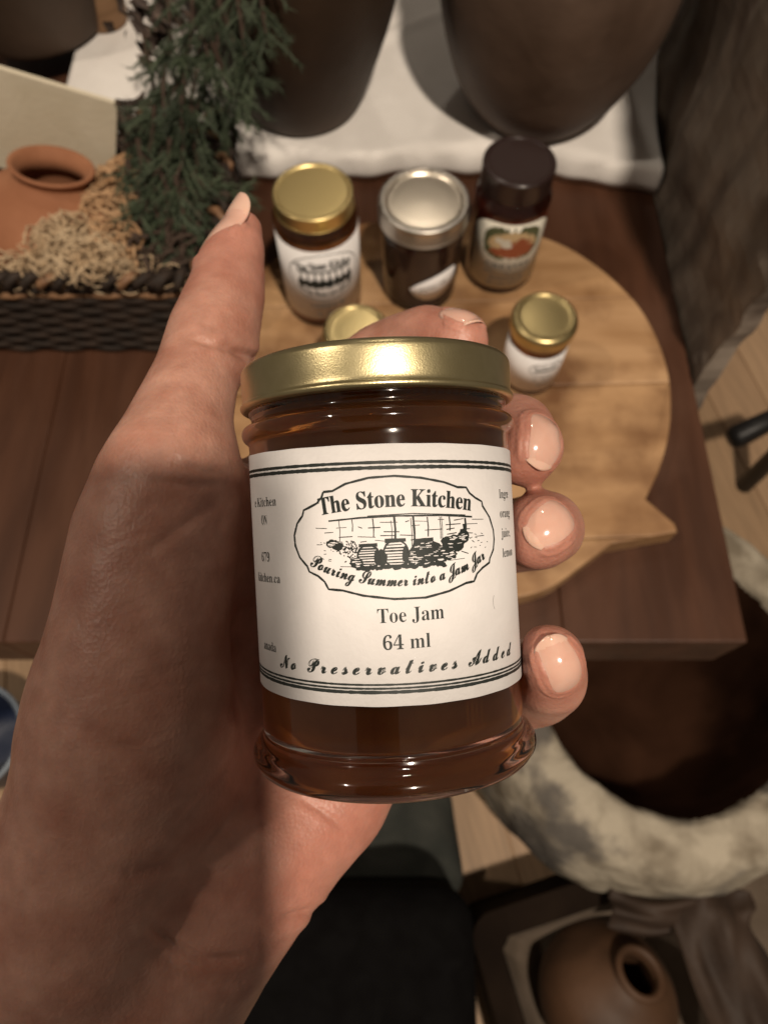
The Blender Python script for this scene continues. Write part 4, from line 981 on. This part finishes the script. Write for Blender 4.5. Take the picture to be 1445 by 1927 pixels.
# creases of the skin
px_ = PW / 2 + FPX * P3[:, 0] / P3[:, 2]; py_ = PH / 2 - FPX * P3[:, 1] / P3[:, 2]
front = (NR[:, 2] < 0.25) & (P3[:, 2] < 150)
creases = [([(352, 632), (395, 648), (432, 655), (470, 672)], 7, .55), ([(430, 655), (460, 668), (490, 680)], 9, .8), ([(372, 668), (420, 676), (455, 684)], 6, .2), ([(335, 872), (385, 886), (440, 886)], 7, .5), ([(300, 905), (370, 915), (430, 905)], 6, .2),
           ([(418, 938), (385, 962), (330, 1000), (268, 1046)], 9, .22), ([(440, 930), (415, 985), (400, 1040)], 9, .2), ([(300, 930), (260, 975), (225, 1010)], 6, .08),
           ([(500, 1440), (470, 1500), (420, 1560), (340, 1620), (250, 1640)], 12, .5), ([(560, 1500), (610, 1530), (650, 1560)], 6, .25), ([(282, 1740), (330, 1780), (390, 1805), (470, 1800)], 8, .5), ([(300, 1800), (380, 1850), (450, 1860)], 9, .25), ([(520, 1735), (560, 1722), (600, 1712)], 8, .9),
           ([(150, 1050), (250, 1010), (330, 990)], 4, .06), ([(140, 1180), (260, 1130), (360, 1100)], 4, .05), ([(110, 1330), (220, 1290), (330, 1260)], 4, .05), ([(100, 1420), (260, 1400), (380, 1350)], 4, .05), ([(330, 1560), (430, 1450), (480, 1330)], 8, .25)]
disp = np.zeros(n)
for pts, wd, dp in creases:
    best = np.full(n, 1e9)
    for a, b in zip(pts[:-1], pts[1:]):
        a = np.array(a, float); b = np.array(b, float); ba = b - a
        h = np.clip(((px_ - a[0]) * ba[0] + (py_ - a[1]) * ba[1]) / (ba @ ba), 0, 1)
        best = np.minimum(best, np.hypot(px_ - a[0] - h * ba[0], py_ - a[1] - h * ba[1]))
    ends = np.minimum(1, np.minimum(np.hypot(px_ - pts[0][0], py_ - pts[0][1]), np.hypot(px_ - pts[-1][0], py_ - pts[-1][1])) / 30 + .15)
    disp += dp * ends * np.exp(-(best / wd) ** 2) - 0.25 * dp * ends * np.exp(-((best - wd * 2.6) / (wd * 1.3)) ** 2)
P3 = P3 - NR * (disp * front)[:, None]
# gentle lumps of flesh
lum = 0.12 * np.sin(P3[:, 0] * .33 + P3[:, 1] * .21) * np.sin(P3[:, 1] * .27 - P3[:, 2] * .2) + 0.04 * np.sin(P3[:, 0] * .8 + 1) * np.sin(P3[:, 1] * .9)
P3 = P3 + NR * lum[:, None]
# redness of fingertips and heel of the hand
red = np.zeros(n)
for q_, rr_ in [(thumb[1], 17), (thumb[2], 15)] + [(fing[k][-1], 11) for k in fing] + [(J(640, 1560, 135, 1), 20), (J(560, 1650, 130, 1), 15)]:
    dd = np.linalg.norm(P3 - q_[:3], axis=1); red = np.maximum(red, np.exp(-(dd / rr_) ** 2))
co = (P3 * np.array([1, 1, -1]) * 1e-3).ravel(); me.vertices.foreach_set('co', co)
at_r = me.attributes.new('red', 'FLOAT', 'POINT'); at_r.data.foreach_set('value', (red * .6).astype(np.float32))
me.polygons.foreach_set('use_smooth', np.ones(len(me.polygons), bool)); me.update()
hand = link('hand', me, M['skin'], M=HELD); tag(hand, 'bare left hand with long glossy nails gripping the small jam jar', 'hand')

# nails
from mathutils.bvhtree import BVHTree
HBVH = BVHTree.FromPolygons([tuple(v_.co) for v_ in me.vertices], [tuple(p_.vertices) for p_ in me.polygons])
NAILPTS = []
def nail(c, t, nrm, r_, L0, L1, half, tipm, rigid=False):
    """c centre on the finger axis (mm, held frame x,y,d), t pointing direction, nrm outward; from -L0 (cuticle) to +L1 (free edge); the plate follows the skin"""
    t = np.array(t, float); t /= np.linalg.norm(t); nrm = np.array(nrm, float); nrm -= t * (nrm @ t); nrm /= np.linalg.norm(nrm); b = np.cross(t, nrm)
    c = np.array(c[:3], float); nu, nw = 40, 20
    nv = Vector((nrm[0], nrm[1], -nrm[2]))
    P_n = np.zeros((nu + 1, nw + 1, 3)); H = np.full((nu + 1, nw + 1), np.nan); Ef = np.zeros((nu + 1, nw + 1)); Sv = np.zeros(nu + 1)
    for i in range(nu + 1):
        u = 0.5 - 0.5 * math.cos(math.pi * i / nu); s_ = -L0 + (L0 + L1) * u; Sv[i] = s_
        e = abs(2 * u - 1); wk = max(0.0, 1 - e ** (2.9 if u < .5 else (3.4 if rigid else 2.5))) ** (0.5 if u < .5 else .55)
        drop = 0 if rigid else 0.03 * max(0, s_ - tipm) ** 1.4
        for k in range(nw + 1):
            f_ = k / nw * 2 - 1; ph_ = f_ * half * wk
            p_ = c + t * s_ + nrm * (r_ * math.cos(ph_) - drop) + b * (r_ * math.sin(ph_))
            P_n[i, k] = (p_[0] * 1e-3, p_[1] * 1e-3, -p_[2] * 1e-3); Ef[i, k] = max(abs(f_), e if u < .5 else 0)
            if True:
                hit = HBVH.ray_cast(Vector(P_n[i, k]) + nv * 0.005, -nv, 0.016)
                if hit[0]: H[i, k] = (hit[0] - Vector(P_n[i, k])).dot(nv)
    med = np.nanmedian(H) if np.isfinite(H).any() else 0.0
    last = max(i for i in range(nu + 1) if Sv[i] <= tipm or i == 0)
    H = np.where(np.isfinite(H), H, np.nan)
    for i in range(1, nu + 1):
        H[i] = np.where(np.isfinite(H[i]), np.maximum(H[i], H[i - 1] - (0.00012 if Sv[i] > tipm else 0.00025)), H[i - 1])
    H = np.clip(np.where(np.isfinite(H), H, med), med - 0.0016, med + 0.0012)
    if rigid: H[:] = np.where(Sv[:, None] <= tipm, H, np.median(H[max(0, last - 8):last + 1])); H = 0.7 * H + 0.3 * np.median(H[:last + 1])
    for _ in range(6):
        K = np.pad(H, 1, mode='edge'); H = (K[:-2, 1:-1] + K[2:, 1:-1] + K[1:-1, :-2] + K[1:-1, 2:] + 2 * H) / 6
    H = H + 1e-3 * np.where(Sv[:, None] <= tipm, 0.20 - 0.34 * Ef ** 4, 0.18 - 0.26 * Ef ** 4)
    V_ = [tuple(Vector(P_n[i, k]) + nv * float(H[i, k])) for i in range(nu + 1) for k in range(nw + 1)]
    F_ = [(i * (nw + 1) + k, i * (nw + 1) + k + 1, (i + 1) * (nw + 1) + k + 1, (i + 1) * (nw + 1) + k) for i in range(nu) for k in range(nw)]
    for i in range(0, last, 1):
        for k in (0, nw): NAILPTS.append(V_[i * (nw + 1) + k])
    me_ = mesh('nail', V_, F_); me_.materials.append(M['nail']); me_.materials.append(M['nail_tip'])
    for q_, p_ in enumerate(me_.polygons):
        i = q_ // nw; k = q_ % nw
        if Sv[i] > tipm + 0.7 * math.cos((k / nw - .5) * 3) - .5: p_.material_index = 1
        p_.use_smooth = True
    o_ = bpy.data.objects.new('nail', me_); COL.objects.link(o_); o_.parent = hand
    sd = o_.modifiers.new('thickness', 'SOLIDIFY'); sd.thickness = 0.0003; sd.offset = 0
    return o_
def dirn(a, b): return (b[:3] - a[:3])
tc_ = J(422, 442, 148.5, 0)
nail(tc_[:3] + np.array([.66, -.36, .60]) * 6.2, (.43, .86, .25), (-.68, .34, -.62), 6.2, 10.5, 9.0, 0.92, 4.0, True)
nail(fing['index'][-1][:3] + np.array([0.4, -.6, 0]), dirn(fing['index'][-2], fing['index'][-1]), (.45, .40, -.85), 6.3, 4.0, 5.0, .70, 4.0)
nail(fing['middle'][-1][:3] + np.array([-.8, -.4, 0]), (-.05, -.85, -.45), (.52, .0, -.85), 6.3, 4.8, 5.5, .66, 4.3)
nail(fing['ring'][-1][:3] + np.array([.1, -.3, 0]), (-.66, -.45, -.45), (-.28, .0, -1), 6.3, 4.2, 5.2, .64, 4.1)
nail(fing['pinky'][-1][:3] + np.array([-.4, .2, 0]), (-.30, .85, -.30), (.05, .38, -.9), 5.8, 4.4, 5.4, .62, 3.9)

# skin folds round the nail plates
from mathutils.kdtree import KDTree
kd = KDTree(len(NAILPTS))
for i, q_ in enumerate(NAILPTS): kd.insert(q_, i)
kd.balance()
hm_ = hand.data
nn = np.array([tuple(v_.normal) for v_ in hm_.vertices]); cc = np.array([tuple(v_.co) for v_ in hm_.vertices])
near = np.where((cc[:, 0] > .012) | ((cc[:, 1] > .045) & (cc[:, 0] < -.02)))[0]
for i in near:
    d = kd.find(cc[i])[2] * 1e3
    if d < 2.6: cc[i] += nn[i] * 1e-3 * (0.34 * math.exp(-((d - .55) / .55) ** 2))
hm_.vertices.foreach_set('co', cc.ravel()); hm_.update()
